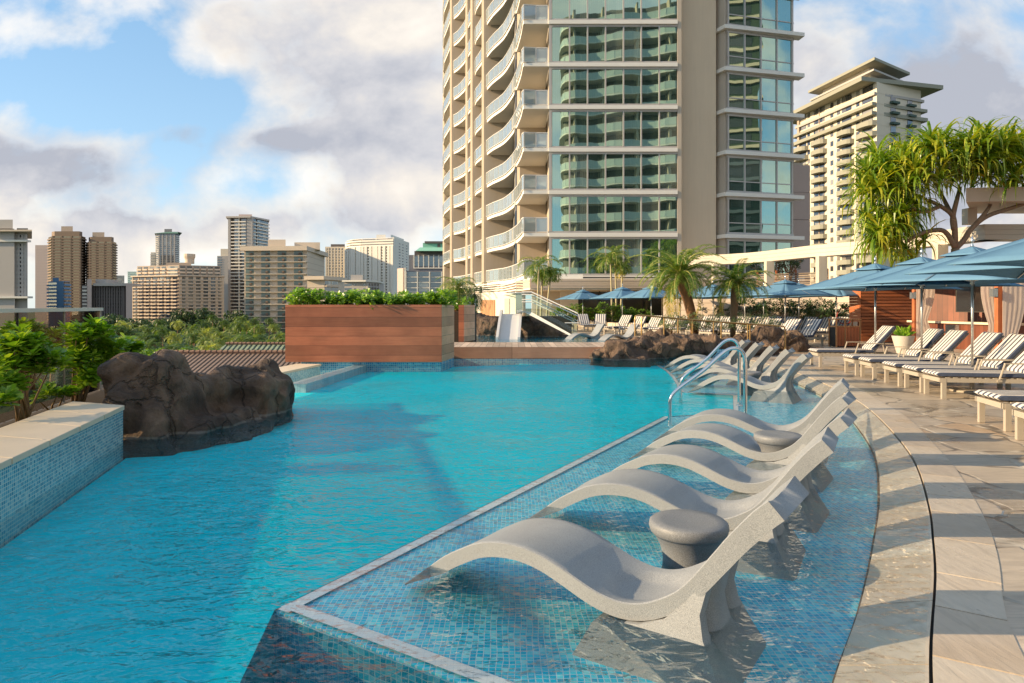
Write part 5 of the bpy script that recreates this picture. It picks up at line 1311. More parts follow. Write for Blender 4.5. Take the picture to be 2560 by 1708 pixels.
# slide
sl = empty('pool_slide', (-.3, 31, 0)); tag(sl, 'short grey children slide running down into the upper pool', 'slide')
def slide_strip(name, m, x0, x1, dz0, dz1, px0=None):
    pts = [(31.0, -.12), (31.4, .05), (32.2, .38), (33.2, .80), (33.9, 1.05), (34.6, 1.10)]
    vs = []; fs = []
    for (y, z) in pts:
        sh = (y-31.0)*.045
        for (x, dz) in ((x0, dz0), (x1, dz0), (x1, dz1), (x0, dz1)): vs.append((x+sh+.0, y, z+dz))
    for i in range(len(pts)-1):
        for k in range(4):
            a = 4*i+k; b = 4*i+(k+1) % 4; fs.append((a, b, b+4, a+4))
    fs += [(3, 2, 1, 0), (4*(len(pts)-1), 4*(len(pts)-1)+1, 4*(len(pts)-1)+2, 4*(len(pts)-1)+3)]
    return gk(MB().add(vs, fs), name, m, sl)
slide_strip('chute', M['slide'], -.62, .25, -.04, .0)
slide_strip('side_rail', M['slide'], -.74, -.62, -.1, .20); slide_strip('side_rail', M['slide'], .25, .37, -.1, .20)
s2 = empty('stair_slab', (1.2, 34, 0)); tag(s2, 'white sloping slide rail descending to the right beside the glass', 'slide')
g = MB(); g.add([(.25, 33.2, 1.18), (.62, 33.2, 1.18), (2.86, 32.3, .02), (2.80, 32.3, .16), (.95, 33.0, 1.20), (.25, 33.0, 1.3), (.25, 34.0, 1.18), (.62, 34.0, 1.18), (2.86, 33.1, .02), (2.80, 33.1, .16), (.95, 33.8, 1.20), (.25, 33.8, 1.3)], [(0, 1, 4, 5)[::-1], (1, 2, 3, 4)[::-1], (6, 7, 10, 11), (7, 8, 9, 10), (5, 4, 10, 11)[::1], (4, 3, 9, 10), (0, 6, 7, 1), (1, 7, 8, 2), (2, 8, 9, 3), (0, 5, 11, 6)])
gk(g, 'chute', M['white'], s2)
gr_ = empty('glass_balustrade', (0, 35, 0)); tag(gr_, 'clear glass balustrade with white tubular handrails above the slide', 'balustrade')
g = MB(); g.bb(-.15, 1.0, 34.9, 34.92, 1.15, 2.15); gk(g, 'glass_panel', M['clear_glass'], gr_)
g = MB(); g.add([(1.0, 34.2, 2.1), (3.2, 33.6, .9), (3.2, 33.6, 0), (1.0, 34.2, 1.0), (1.0, 34.22, 2.1), (3.2, 33.62, .9), (3.2, 33.62, 0), (1.0, 34.22, 1.0)], [(0, 1, 2, 3), (7, 6, 5, 4), (0, 4, 5, 1), (3, 2, 6, 7)]); gk(g, 'glass_panel', M['clear_glass'], gr_)
for k, (zo, yo) in enumerate(((0, 0), (-.12, .25), (-.38, .0), (-.5, .25))):
    g = MB(); g.tube([(.5, 34.6+yo, 2.2+zo), (1.0, 34.5+yo, 2.2+zo), (3.25, 33.7+yo, .98+zo+.15)], .028, 8); gk(g, 'rail', M['white'], gr_)
g = MB(); g.tube([(-.15, 34.95, 2.17), (.6, 34.95, 2.17)], .025, 8); g.tube([(2.6, 33.6, .66), (3.3, 33.6, .66)], .025, 8); gk(g, 'rail', M['white'], gr_)
wl_ = empty('slide_stairs', (1.9, 36.3, 0))
g = MB(); g.prism([(-6.5, 36.6), (3.2, 36.6), (3.2, 37.2), (-6.5, 37.2)], -.4, .95); o_ = g.build('dark_wall', M['darkwall']); o_.parent = wl_; o_.matrix_parent_inverse = Matrix.Translation(-wl_.location)
tag(wl_, 'dark stone wall behind the slide and its glass', 'wall')

# bronze rails on the rocks
def bronze(name, label, pts, posts):
    o = empty(name, pts[0]); tag(o, label, 'railing', 'bronze handrails over the rock ramp')
    g = MB(); g.tube(pts, .024, 10); gk(g, 'top_rail', M['bronze'], o, smooth=True, angle=60)
    for (x, y, zt, zb) in posts: g = MB(); g.tube([(x, y, zb), (x, y, zt)], .021, 8); gk(g, 'post', M['bronze'], o, smooth=True, angle=60)
    return o
def PB(px_, py_, Y): return (XA(px_, Y), Y, ZA(py_, Y))
Yf, Yb = 20.6, 22.0
ptsf = [PB(1588, 840, 20.3), PB(1587, 800, 20.3), PB(1589, 790, 20.3), PB(1596, 788, 20.3), PB(1700, 797, 20.6), PB(1800, 805, 21), PB(1950, 815, 21.25), PB(1960, 817, 21.3), PB(1963, 824, 21.3), PB(1963, 882, 21.3)]
bronze('bronze_handrail', 'bronze handrail on square posts along the front of the rock ramp', ptsf, [(*PB(p, 0, 20.7)[:2], ZA(y, 20.7), .25) for p, y in ((1660, 794), (1731, 800), (1803, 806), (1869, 811))])
ptsb = [PB(1604, 838, 21.6), PB(1604, 797, 21.6), PB(1610, 789, 21.6), PB(1700, 797.5, 21.9), PB(1880, 812, 22.4)]
bronze('bronze_handrail', 'second bronze handrail close behind the front one on the rock ramp', ptsb, [(*PB(p, 0, 22)[:2], ZA(y, 22), .25) for p, y in ((1695, 798), (1784, 804), (1875, 812))])

# left glass fence
gf = empty('glass_fence', (-6.2, 9, 0)); tag(gf, 'tinted glass fence with pale metal cap behind the left planting bed', 'glass fence')
fa, fb = Vector((-3.55, 2.0)), Vector((-6.76, 11.2)); a_ = -3.9
def fpt(Y): return Vector((-3.9*1.0-.255*Y, Y))
ysp = [2.5, 3.95, 5.4, 6.85, 8.3, 9.72, 11.18]
for i in range(6):
    p, q_ = fpt(ysp[i]), fpt(ysp[i+1]); d = (q_-p).normalized()*.02
    g = MB(); g.wallseg(p+d, q_-d, .14, 1.42, -.008, .008); gk(g, 'glass_panel', M['rail_dark'], gf)
    g = MB(); g.wallseg(p-d*.5, p+d*.5, .0, 1.42, -.012, .012); gk(g, 'post', M['dark_gap'] if i == 4 else M['taupe'], gf)
p = fpt(11.18); g = MB(); g.box((p.x, p.y, .75), (.03, .04, 1.36)); gk(g, 'post', M['taupe'], gf)
g = MB(); g.wallseg(fpt(2.5), fpt(11.22), 1.42, 1.47, -.04, .04); gk(g, 'cap_rail', M['cream'], gf)

# ================================================================== PERGOLA, CABANA, FENCES
pg = empty('pergola', (15, 36, 0)); tag(pg, 'long cream siding pergola beam on square columns crossing behind the umbrellas', 'pergola')
pb_ = smooth_line([(XA(1700, 48.2), 48.2), (XA(1870, 45), 45), (XA(2020, 39.8), 39.8), (XA(2140, 37), 37), (XA(2300, 33), 33), (XA(2461, 29.2), 29.2)], 4)
for i, (z0, z1, o_) in enumerate(((4.78, 5.0, 0), (4.56, 4.775, .015), (4.34, 4.555, .03))):
    g = MB()
    for p, q_ in zip(pb_[:-1], pb_[1:]): g.wallseg(p, q_, z0, z1, -.9, .0-o_)
    e = Vector(pb_[-1]); g.prism([e+Vector((.01, -.02)), e+Vector((12, -.02)), e+Vector((12, 1.0)), e+Vector((.01, 1.0))], z0, z1-.003)
    gk(g, 'beam_board', M['beam'], pg)
for (px_, Y) in ((1790, 46.6), (1923, 43.2), (2054, 38.9), (2351, 31.6)):
    x = XA(px_, Y); g = MB(); g.bb(x-.24, x+.24, Y-.2, Y+.24, 0, 4.33); gk(g, 'column', M['beam'], pg)
g = MB(); g.prism([(XA(2415, 27.5), 27.5), (XA(2700, 27), 27), (XA(2700, 31), 31), (XA(2430, 31), 31)], ZA(505, 27.5), ZA(470, 27.5)); gk(g, 'upper_beam', M['beam'], pg)
for x in (XA(2460, 29.2)+2, 26): g = MB(); g.bb(x, x+.4, 29, 29.4, 0, 4.33); gk(g, 'column', M['beam'], pg)
g = MB(); g.bb(19.5, 19.9, 29.2, 29.6, 5, ZA(505, 27.5)); gk(g, 'column', M['beam'], pg)
# garden wall with vines, low planter wall
gw_ = empty('garden_wall', (14, 45, 0)); tag(gw_, 'long beige garden wall behind the far loungers with climbing shrubs', 'wall')
g = MB()
for i in range(5): g.prism([(9.2, 41.5+.012*(i % 2)), (17.0, 37.5+.012*(i % 2)), (20.5, 33.5), (20.8, 33.7), (17.2, 37.9), (9.2, 41.9)], i*.42, i*.42+.40)
gk(g, 'courses', M['siding'], gw_)
g = MB(); g.prism([(9.2, 41.53), (17, 37.53), (20.5, 33.53), (20.78, 33.68), (17.2, 37.87), (9.2, 41.87)], 0, 2.08); gk(g, 'core', M['joint'], gw_)
lw = MB(); lw.prism([(-.2, 44.6), (6.2, 44.2), (12.4, 38.6), (12.7, 38.9), (6.5, 44.7), (-.2, 45)], 0, .42)
tag(lw.build('planter_kerb', M['coping']), 'low cream planter wall behind the far loungers under the palms', 'wall')
struct(MB().prism([(-.2, 44.9), (6.5, 44.6), (12.6, 39), (13, 41.5), (8, 47), (-.2, 47)], 0, .36).build('planting_soil', M['soil']))
sf = empty('slatted_fence', (17, 44, 0)); tag(sf, 'dark slatted timber fence on the wall between the wing and the pergola', 'fence')
fl_ = [(XA(1850, 46), 46), (XA(2070, 42), 42)]
for i in range(9):
    g = MB(); g.wallseg(fl_[0], fl_[1], 2.55+i*.12, 2.62+i*.12, 0, .03); gk(g, 'slat', M['fence'], sf)
for t_ in (0, .22, .44, .66, .88, 1.0):
    p = Vector(fl_[0]).lerp(Vector(fl_[1]), t_); g = MB(); g.box((p.x, p.y+.06, 1.85), (.09, .09, 3.9)); gk(g, 'post', M['cabana_post'], sf)
# cabana
cb = empty('cabana', (15, 24, 0)); tag(cb, 'red timber cabana with slatted screen, white curtains and wall television', 'cabana')
g = MB()
Ys = 27.6; X0, X1 = XA(2153, Ys), XA(2284, Ys)
n_sl = 19
for i in range(n_sl):
    z = .04+i*.131; g2 = MB(); g2.bb(X0, X1, Ys, Ys+.04, z, z+.104); gk(g2, 'slat', M['cabana'], cb)
g = MB(); g.bb(X0+.02, X1, Ys+.3, Ys+.34, .0, 2.4); gk(g, 'screen_backing', M['cabana_v'], cb)
g = MB()
for i in range(14): g.prism([(XA(2126, 28.4), 28.4), (X0-.02, Ys), (X0-.02, Ys+.1), (XA(2126, 28.4), 28.5)], .85+i*.125, .85+i*.125+.12)
gk(g, 'side_screen', M['cabana_post'], cb)
P1_ = (XA(2288, 24.5), 24.5); P2_ = (XA(2497, 19.2), 19.2)
for (x, y) in (P1_, P2_, (XA(2284, 27.6), 27.7)): g = MB(); g.box((x, y, 1.3), (.15, .15, 2.6)); gk(g, 'post', M['cabana_post'], cb)
g = MB(); g.prism([P1_, P2_, (P2_[0]+5, P2_[1]), (P1_[0]+6, P1_[1]+3.2), (X0, Ys+.8), (X0-.1, Ys-.1)], 2.55, 2.75); gk(g, 'roof', M['cabana_post'], cb)
bw0, bw1 = Vector((XA(2290, 26.4), 26.4)), Vector((XA(2475, 23.0), 23.0))
g = MB(); g.wallseg(bw0, bw1+Vector((4, -3.5)), 0, 2.55, -.1, 0); gk(g, 'back_wall', M['cabana_v'], cb)
dB = (bw1-bw0).normalized()
g = MB(); g.wallseg(bw0+dB*.2, bw1+dB*1.5, .88, .95, .0, .55); gk(g, 'counter', M['coping'], cb)
g = MB(); g.wallseg(bw0+dB*.25, bw1+dB*1.5, 0, .88, .02, .45); gk(g, 'counter_front', M['cabana_v'], cb)
LB = (bw1-bw0).length
tv = empty('television', tuple((bw0+dB*LB*.78))+(1.6,)); tag(tv, 'black wall television inside the red timber cabana', 'television')
g = MB(); g.wallseg(bw0+dB*LB*.60, bw0+dB*LB*1.0, 1.28, 2.18, .03, .09); gk(g, 'bezel', M['dark_gap'], tv)
g = MB(); g.wallseg(bw0+dB*LB*.615, bw0+dB*LB*.985, 1.31, 2.15, .092, .10); gk(g, 'screen', M['screen'], tv)
g = MB(); g.wallseg(bw0+dB*LB*.60, bw0+dB*LB*.78, .25, .84, .46, .50); tag(g.build('bar_fridge', M['chrome']), 'small steel fridge door under the cabana counter', 'fridge')
def drape(name, label, x, y, w, ztop, zbot, ang, tie=1.25, side=1):
    vs = []; fs = []; nx, nz = 40, 16
    for k in range(nz+1):
        z = zbot+(ztop-zbot)*k/nz
        tt = max(0, 1-abs(z-tie)/1.0); sw = 1-.42*tt**1.5 if side else 1
        for i in range(nx+1):
            u = i/nx; xx = (u if side >= 0 else 1-u); lx = w*xx*sw if side > 0 else w-w*(1-xx)*sw
            f = .003*math.sin(u*math.pi*9+.5*math.sin(z*2))+.0008*math.sin(u*math.pi*23+z)
            vs.append((x+math.cos(ang)*lx-math.sin(ang)*f, y+math.sin(ang)*lx+math.cos(ang)*f, z))
    for k in range(nz):
        for i in range(nx): a = k*(nx+1)+i; fs.append((a, a+1, a+nx+2, a+nx+1))
    o = MB().add(vs, fs).build(name, M['curtain_cloth'], None, smooth=True); s = o.modifiers.new('thick', 'SOLIDIFY'); s.thickness = .006
    tag(o, label, 'curtain', 'white cabana curtains'); return o
drape('curtain', 'left white curtain gathered at the rear cabana post', XA(2291, 24.4), 24.4, .62, 2.5, .05, R(-8), 1.0, 1)
drape('curtain', 'middle white curtain tied back left of the near cabana post', XA(2452, 19.5), 19.5, .52, 2.5, .05, R(-8), .9, -1)
drape('curtain', 'right white curtain billowing beside the near cabana post', XA(2507, 19.0), 19.0, .62, 2.5, .05, R(0), .55, 1)
for (px_, py_, Y, l) in ((2282, 739, 24.2, 'square wall lamp on the rear cabana post'), (2484, 732, 19.0, 'square wall lamp on the near cabana post')):
    o = empty('wall_lamp', (XA(px_, Y), Y, ZA(py_, Y))); tag(o, l, 'wall lamp', 'square lamps on the cabana posts')
    g = MB(); g.box(o.location, (.14, .14, .22)); gk(g, 'lamp_shade', M['pole'], o); g = MB(); g.box(o.location+Vector((.09, .02, 0)), (.05, .08, .28)); gk(g, 'bracket', M['dark_gap'], o)
# bin cabinet
bc = empty('bin_cabinet', (XA(2120, 25), 25, 0)); tag(bc, 'slatted golden timber bin cabinet with open top shelf left of the cabana screen', 'bin cabinet')
bx0, bx1, bxm, Yc = XA(2090, 24.8), XA(2152, 24.8), XA(2112, 24.8), 24.8
H1 = ZA(797, 24.8); H2 = ZA(816, 24.8)
for x in (bx0, bxm, bx1-.04): g = MB(); g.bb(x, x+.05, Yc, Yc+.05, 0, H1-.04); gk(g, 'post', M['golden'], bc)
for i in range(15):
    x = bx0+.055+i*(bx1-bx0-.1)/15
    g = MB(); g.bb(x, x+.035, Yc+.01, Yc+.035, .04, H2-.03); gk(g, 'slat', M['cabana_post'], bc)
g = MB(); g.bb(bx0+.02, bx1-.02, Yc+.04, Yc+.6, .02, H2-.05); gk(g, 'bin_body', M['dark_gap'], bc)
g = MB(); g.bb(bx0-.02, bx1+.02, Yc-.02, Yc+.62, H1-.04, H1); g.bb(bx0, bx1, Yc-.005, Yc+.6, H2-.03, H2+.01); gk(g, 'shelf', M['golden'], bc)
for x in (bx0, bx1-.05): g = MB(); g.bb(x, x+.05, Yc+.55, Yc+.6, 0, H1-.04); gk(g, 'post', M['golden'], bc)
g = MB(); g.tube([(XA(2112, 30)+.35*math.cos(a), 30, 1.05+.35*math.sin(a)) for a in [k*.35 for k in range(19)]], .02, 6); tag(g.build('hose_reel', M['red']), 'red hose coil on the wall left of the cabana', 'hose')
# ================================================================== ROCKS
_tex = {}
def tex(name, size, kind='CLOUDS', depth=4):
    if name not in _tex:
        t = bpy.data.textures.new(name, kind); t.noise_scale = size
        if kind == 'CLOUDS': t.noise_depth = depth
        _tex[name] = t
    return _tex[name]
def rock(name, label, lumps, group=None, vox=.07, disp=.22, cat='rock', ico=3, fine=.05, kind=None, floor=-1.0):
    """lumps: (x, y, z, rx, ry, rz, rotz) fused into one boulder"""
    import bmesh
    bm = bmesh.new()
    for i, (x, y, z, rx, ry, rz, a) in enumerate(lumps):
        res = bmesh.ops.create_icosphere(bm, subdivisions=ico, radius=1.0)
        for v in res['verts']:
            q = v.co.copy(); n = noise.noise(q*1.3 + Vector((i*3.1, 0, 0)))
            # slab-like faceting
            q = Vector((math.copysign(abs(q.x)**.8, q.x), math.copysign(abs(q.y)**.8, q.y), math.copysign(abs(q.z)**.75, q.z)))*(1+.16*n)
            q = Vector((q.x*rx, q.y*ry, q.z*rz)); q = Matrix.Rotation(a, 3, 'Z') @ q
            v.co = q + Vector((x, y, z))
    me = bpy.data.meshes.new(name); bm.to_mesh(me); bm.free(); me.materials.append(M['rock'])
    o = bpy.data.objects.new(name, me); COL.objects.link(o)
    r = o.modifiers.new('fuse', 'REMESH'); r.mode = 'VOXEL'; r.voxel_size = vox; r.use_smooth_shade = True
    d = o.modifiers.new('shape', 'DISPLACE'); d.texture = tex('rock_big', .75, 'CLOUDS', 2); d.strength = disp*1.5; d.texture_coords = 'LOCAL'; d.mid_level = .5
    t = tex('rock_crag', .5, 'MUSGRAVE'); t.musgrave_type = 'RIDGED_MULTIFRACTAL'; t.octaves = 3
    d = o.modifiers.new('crag', 'DISPLACE'); d.texture = t; d.strength = -fine*1.3; d.texture_coords = 'LOCAL'; d.mid_level = .5
    t = tex('rock_cell', .55, 'VORONOI'); t.distance_metric = 'DISTANCE'; t.weight_1 = -1; t.weight_2 = 1; t.noise_intensity = 1.0
    d = o.modifiers.new('crack', 'DISPLACE'); d.texture = t; d.strength = fine*1.6; d.texture_coords = 'LOCAL'; d.mid_level = .5
    tag(o, label, cat, group, kind); return o
rock('lava_boulder', 'big brown lava boulder mass rising from the pool at the end of the left parapet',
     [(-4.50, 8.5, .50, .58, .6, .48, .2), (-4.38, 8.15, -.05, .60, .50, .66, .1), (-4.30, 8.0, -.4, .62, .42, .62, .1), (-4.3, 8.7, .24, .50, .6, .50, .0), (-4.15, 9.3, .22, .55, .6, .48, .0),
      (-3.95, 8.3, -.35, .45, .50, .58, 0), (-3.80, 8.9, -.25, .50, .7, .48, .3), (-3.80, 9.8, .24, .55, .7, .46, .25), (-3.55, 9.8, .12, .42, .6, .46, 0), (-3.65, 9.2, -.28, .45, .6, .50, .1), (-4.2, 10.4, .0, .8, .7, .5, 0), (-4.3, 9.4, -.2, .8, 1.0, .55, 0), (-4.75, 9.6, -.3, .75, 1.0, .6, 0)],
     vox=.04, disp=.09, ico=4, fine=.065)
rx = lambda p, Y: XA(p, Y)
rock('lava_rocks', 'dark lava rock ledge where the timber bridge meets the far sun shelf',
     [(3.2, 19.6, -.1, .95, .8, .60, 0), (3.9, 19.9, .15, .9, .8, .50, .3), (4.7, 20.2, .20, 1.1, .8, .50, 0), (5.6, 20.4, .20, 1.0, .8, .48, .2), (6.5, 20.6, .15, .95, .8, .46, 0), (3.5, 20.6, .15, .8, .9, .40, 0), (4.0, 21.4, .0, 1.3, .9, .5, 0), (2.7, 19.7, -.4, .6, .6, .6, 0), (7.3, 21.0, .0, .8, .7, .45, 0), (5.4, 21.5, .0, 1.6, .8, .5, 0)],
     vox=.07, disp=.22, ico=3, fine=.10)
rock('lava_rocks', 'rounded brown lava boulders behind the bronze handrails holding the shrub bed',
     [(4.9, 22.9, .18, .8, .6, .5, 0), (5.9, 23.3, .12, .9, .6, .45, 0), (7.0, 23.2, .05, .9, .6, .45, 0), (8.0, 23.3, .0, .8, .6, .45, .2), (6.3, 24.5, -.1, 2.0, 1.2, .5, 0), (3.95, 22.8, -.1, .6, .6, .45, 0)],
     vox=.08, disp=.2, fine=.09)
rock('lava_rocks', 'flat faced dark lava rock wall at the right foot of the bronze rail',
     [(8.5, 22.7, .28, .75, .55, .62, .0), (9.2, 22.5, .12, .62, .5, .62, .1), (7.9, 22.6, .1, .6, .5, .6, 0), (9.9, 22.3, -.15, .5, .5, .45, 0), (9.3, 23.2, .1, .8, .6, .6, 0)],
     vox=.07, disp=.12, fine=.09)
rock('lava_wall', 'brown lava rock wall left of and beneath the pool slide',
     [(-5.2, 35.9, .3, 1.1, .8, .9, 0), (-3.6, 35.9, .35, 1.2, .8, .95, 0), (-2.2, 35.7, .35, 1.1, .8, .92, 0), (-1.1, 35.2, .2, .9, .7, .9, 0), (.7, 34.0, .2, .55, .6, .85, 0), (1.3, 33.9, .0, .8, .5, .75, 0), (2.1, 33.7, -.2, .7, .45, .6, 0), (-.2, 35.2, .2, .9, .7, .9, 0), (.2, 32.9, -.2, .35, .5, .7, 0), (-6.6, 35.9, .2, 1.2, .8, .9, 0)],
     vox=.1, disp=.22, fine=.09)
# ================================================================== LEAFY PLANTS
def leaf_quad(vs, fs, p, d, n, L, w, fold=.25, droop=.15):
    """obovate leaf: base p, direction d, normal n"""
    s = d.cross(n).normalized(); n = s.cross(d).normalized(); b = len(vs)
    P = [p, p+d*L*.45+s*w*.30+n*L*.03, p+d*L*.8+s*w*.5-n*L*droop*.4, p+d*L-n*L*droop, p+d*L*.8-s*w*.5-n*L*droop*.4, p+d*L*.45-s*w*.30+n*L*.03, p+d*L*.5-n*w*fold*.3]
    vs += [tuple(q) for q in P]; fs += [(b, b+1, b+6), (b+1, b+2, b+6), (b+2, b+3, b+6), (b+3, b+4, b+6), (b+4, b+5, b+6), (b+5, b, b+6)]
def rosette(vs, fs, c, up, n, L, w, r, spread=1.0):
    up = up.normalized(); t = up.orthogonal().normalized(); bt = up.cross(t)
    for i in range(n):
        a = i*2.39996+r.uniform(-.3, .3); el = (.25+.9*(i/n))*spread
        rad = t*math.cos(a)+bt*math.sin(a)
        d = (rad*math.sin(min(el+.35, 1.75))+up*math.cos(min(el+.35, 1.75))).normalized()
        nn = (up*math.sin(el)+rad*-.3).normalized()
        leaf_quad(vs, fs, c+d*.015+up*.02, d, nn if abs(nn.dot(d)) < .95 else rad, L*r.uniform(.75, 1.1), w*r.uniform(.8, 1.1), droop=r.uniform(.0, .3))
def shrub(name, label, base, tips, r, nleaf=11, L=.13, w=.07, group=None, mat='leaf', forks=3, stem_r=.018, cat='shrub', parts=True):
    """tips: rosette centres; woody stems run to them from the base"""
    o = empty(name, base); tag(o, label, cat, group); vs = []; fs = []; st = MB(); b0 = Vector(base)
    for i, t in enumerate(tips):
        t = Vector(t); rel = t-b0
        mid = b0 + Vector((rel.x*.35, rel.y*.35, rel.z*.55)) + Vector((r.uniform(-.06, .06), r.uniform(-.06, .06), 0))
        if i % forks == 0: st.tube([b0+Vector((r.uniform(-.08, .08), r.uniform(-.08, .08), -.03)), mid, t-Vector((0, 0, .02))], [stem_r, stem_r*.7, stem_r*.35], 5)
        up = (rel.normalized()*.6+Vector((r.uniform(-.3, .3), r.uniform(-.3, .3), .8))).normalized()
        rosette(vs, fs, t, up, nleaf, L, w, r)
    q = MB().add(vs, fs).build('foliage', M[mat], None); q.parent = o; q.matrix_parent_inverse = Matrix.Translation(-b0)
    if st.v: q = st.build('stem', M['stem'], None, smooth=True); q.parent = o; q.matrix_parent_inverse = Matrix.Translation(-b0)
    return o
def blob_tips(c, rx_, ry_, rz_, n, r, shell=.55):
    out = []
    while len(out) < n:
        v = Vector((r.uniform(-1, 1), r.uniform(-1, 1), r.uniform(-.75, 1)))
        if shell < v.length <= 1: out.append((c[0]+v.x*rx_, c[1]+v.y*ry_, c[2]+v.z*rz_))
    return out
r = random.Random(11)
# left bed naupaka shrubs, seen against the glass
def naup(i, bx, by, blobs, label, L=.15):
    tips = []
    for (px_, py_, Y, rp, n) in blobs:
        s = Y/F; tips += blob_tips((XA(px_, Y), Y, ZA(py_, Y)), rp*s, rp*s*.9, rp*s*.8, n, r, .35)
    return shrub('naupaka_shrub', label, (bx, by, .1), tips, r, 13, L, L*.56, 'naupaka shrubs in the left bed', 'leaf', 6, .017)
naup(0, XA(55, 7.7), 7.7, [(30, 905, 7.6, 58, 26), (95, 915, 7.9, 56, 26), (10, 975, 7.3, 34, 12), (60, 860, 7.8, 44, 12)], 'glossy green naupaka shrub at the far left edge above the coping', .15)
naup(1, XA(-70, 6.6), 6.6, [(-60, 930, 6.6, 70, 22), (-10, 1010, 6.5, 30, 8)], 'naupaka shrub cut by the left edge of the frame', .15)
naup(2, XA(195, 9.3), 9.3, [(215, 850, 9.3, 52, 30), (195, 905, 9.2, 48, 26), (260, 890, 9.5, 50, 26), (235, 950, 9.2, 36, 12)], 'tallest bright green naupaka shrub between the glass fence and the boulder', .15)
naup(3, XA(275, 10.2), 10.2, [(298, 882, 10.2, 34, 20), (328, 876, 10.4, 18, 8), (310, 925, 10, 36, 12)], 'naupaka shrub tucked behind the left shoulder of the boulder', .15)
naup(4, XA(130, 8.4), 8.4, [(120, 985, 8.3, 26, 8), (160, 985, 8.5, 22, 7)], 'low sparse naupaka shrub just behind the coping', .12)
naup(5, XA(70, 11.6), 11.6, [(60, 850, 11.4, 46, 24), (110, 865, 11.6, 42, 20), (20, 870, 11.2, 40, 16)], 'darker naupaka shrub growing behind the tinted glass fence', .17)
# hedge in the cedar planter
for i in range(9):
    x = -5.5+i*.46; tips = blob_tips((x, 18.0+r.uniform(-.3, .1), 1.60+r.uniform(-.03, .05)), .38, .36, .20+.05*r.random(), 60, r, .2)
    shrub('naupaka_shrub', NTH[i]+' glossy green shrub from the left in the large cedar planter', (x, 18, 1.42), tips, r, 9, .125, .075, 'shrubs in the cedar planter', 'leaf', 6, .01)
shrub('naupaka_shrub', 'small green shrub in the second cedar planter beside the dwarf palm', (-1.9, 24.2, 1.3), blob_tips((-1.9, 24.2, 1.5), .55, .4, .3, 40, r, .3), r, 8, .14, .08, None, 'leaf', 6, .01)
shrub('low_shrub', 'low green creeper on top of the lava wall left of the slide', (-2.6, 35.6, 1.2), blob_tips((-2.6, 35.6, 1.25), 1.1, .4, .22, 46, r, .2), r, 7, .14, .07, None, 'leaf_shrub', 9, .01)
# grey-green shrubs in the rock island
for i, (x, y, w_) in enumerate(((5.6, 23.9, .6), (6.5, 24.2, .6), (7.3, 24.2, .6), (8.2, 24.3, .6), (8.9, 24.3, .5))):
    shrub('island_shrub', NTH[i]+' grey-green shrub from the left in the lava rock island', (x, y, .5), blob_tips((x, y-.3, .86), w_, .5, .34, 90, r, .15), r, 7, .10, .035, 'grey-green shrubs in the rock island', 'leaf_grey', 5, .01)
# shrubs along the far planter wall
fs_ = [(1408, 45.4, .9), (1440, 45.3, 1.1), (1470, 45.3, .8), (1517, 45.2, 1.2), (1560, 45.0, 1.0), (1600, 45, .7), (1690, 44.9, 1.15), (1735, 43.2, .9), (1775, 42.2, 1.2), (1840, 40.9, 1.1), (1905, 39.9, 1.2), (1990, 38.4, 1.2), (2030, 37.5, .8), (2075, 36.4, .8)]
for i, (px_, Y, h) in enumerate(fs_):
    x = XA(px_, Y); shrub('garden_shrub', NTH[i]+' leafy shrub from the left along the far planter wall', (x, Y, .38), blob_tips((x, Y, .45+h*.5), .85, .5, h*.55, 90, r, .2), r, 7, .20, .09, 'shrubs behind the far loungers', 'leaf_shrub' if i < 8 else 'leaf_dark', 5, .015)
for i, (px_, Y, zc) in enumerate(((1780, 40.6, 1.3), (1822, 39.8, 1.1), (1868, 38.8, 1.35), (1915, 38, 1.2), (1950, 37.3, 1.4), (2005, 36, 1.25), (2050, 34.8, 1.3), (2095, 33.6, 1.1))):
    x = XA(px_, Y); shrub('climbing_shrub', NTH[i]+' dark climbing shrub from the left against the long beige garden wall', (x, Y, .4), blob_tips((x, Y, zc), 1.0, .3, .5, 80, r, .1), r, 6, .2, .09, 'climbing shrubs on the garden wall', 'leaf_dark', 6, .012)
pp = empty('plant_pot', (XA(2258, 21.5), 21.5, 0)); tag(pp, 'cream tapered planter pot behind the striped loungers by the screen', 'plant pot')
g = MB(); g.lathe([(.18, 0), (.25, .25), (.33, .56), (.30, .56), (.28, .5), (.01, .5)], seg=24); q = g.build('pot', M['ceramic'], pp, smooth=True, angle=40)
vs = []; fs = []
for i in range(60):
    a = r.uniform(0, 6.28); e = r.uniform(.3, 1.3); d = Vector((math.cos(a)*math.cos(e), math.sin(a)*math.cos(e), math.sin(e)))
    leaf_quad(vs, fs, Vector((d.x*.05, d.y*.05, .52)), d, d.orthogonal(), r.uniform(.25, .45), .07)
fern = MB().add(vs, fs).build('pot_fern', M['leaf']); fern.location = pp.location; tag(fern, 'bright green leafy plant growing in the cream pot', 'potted plant')

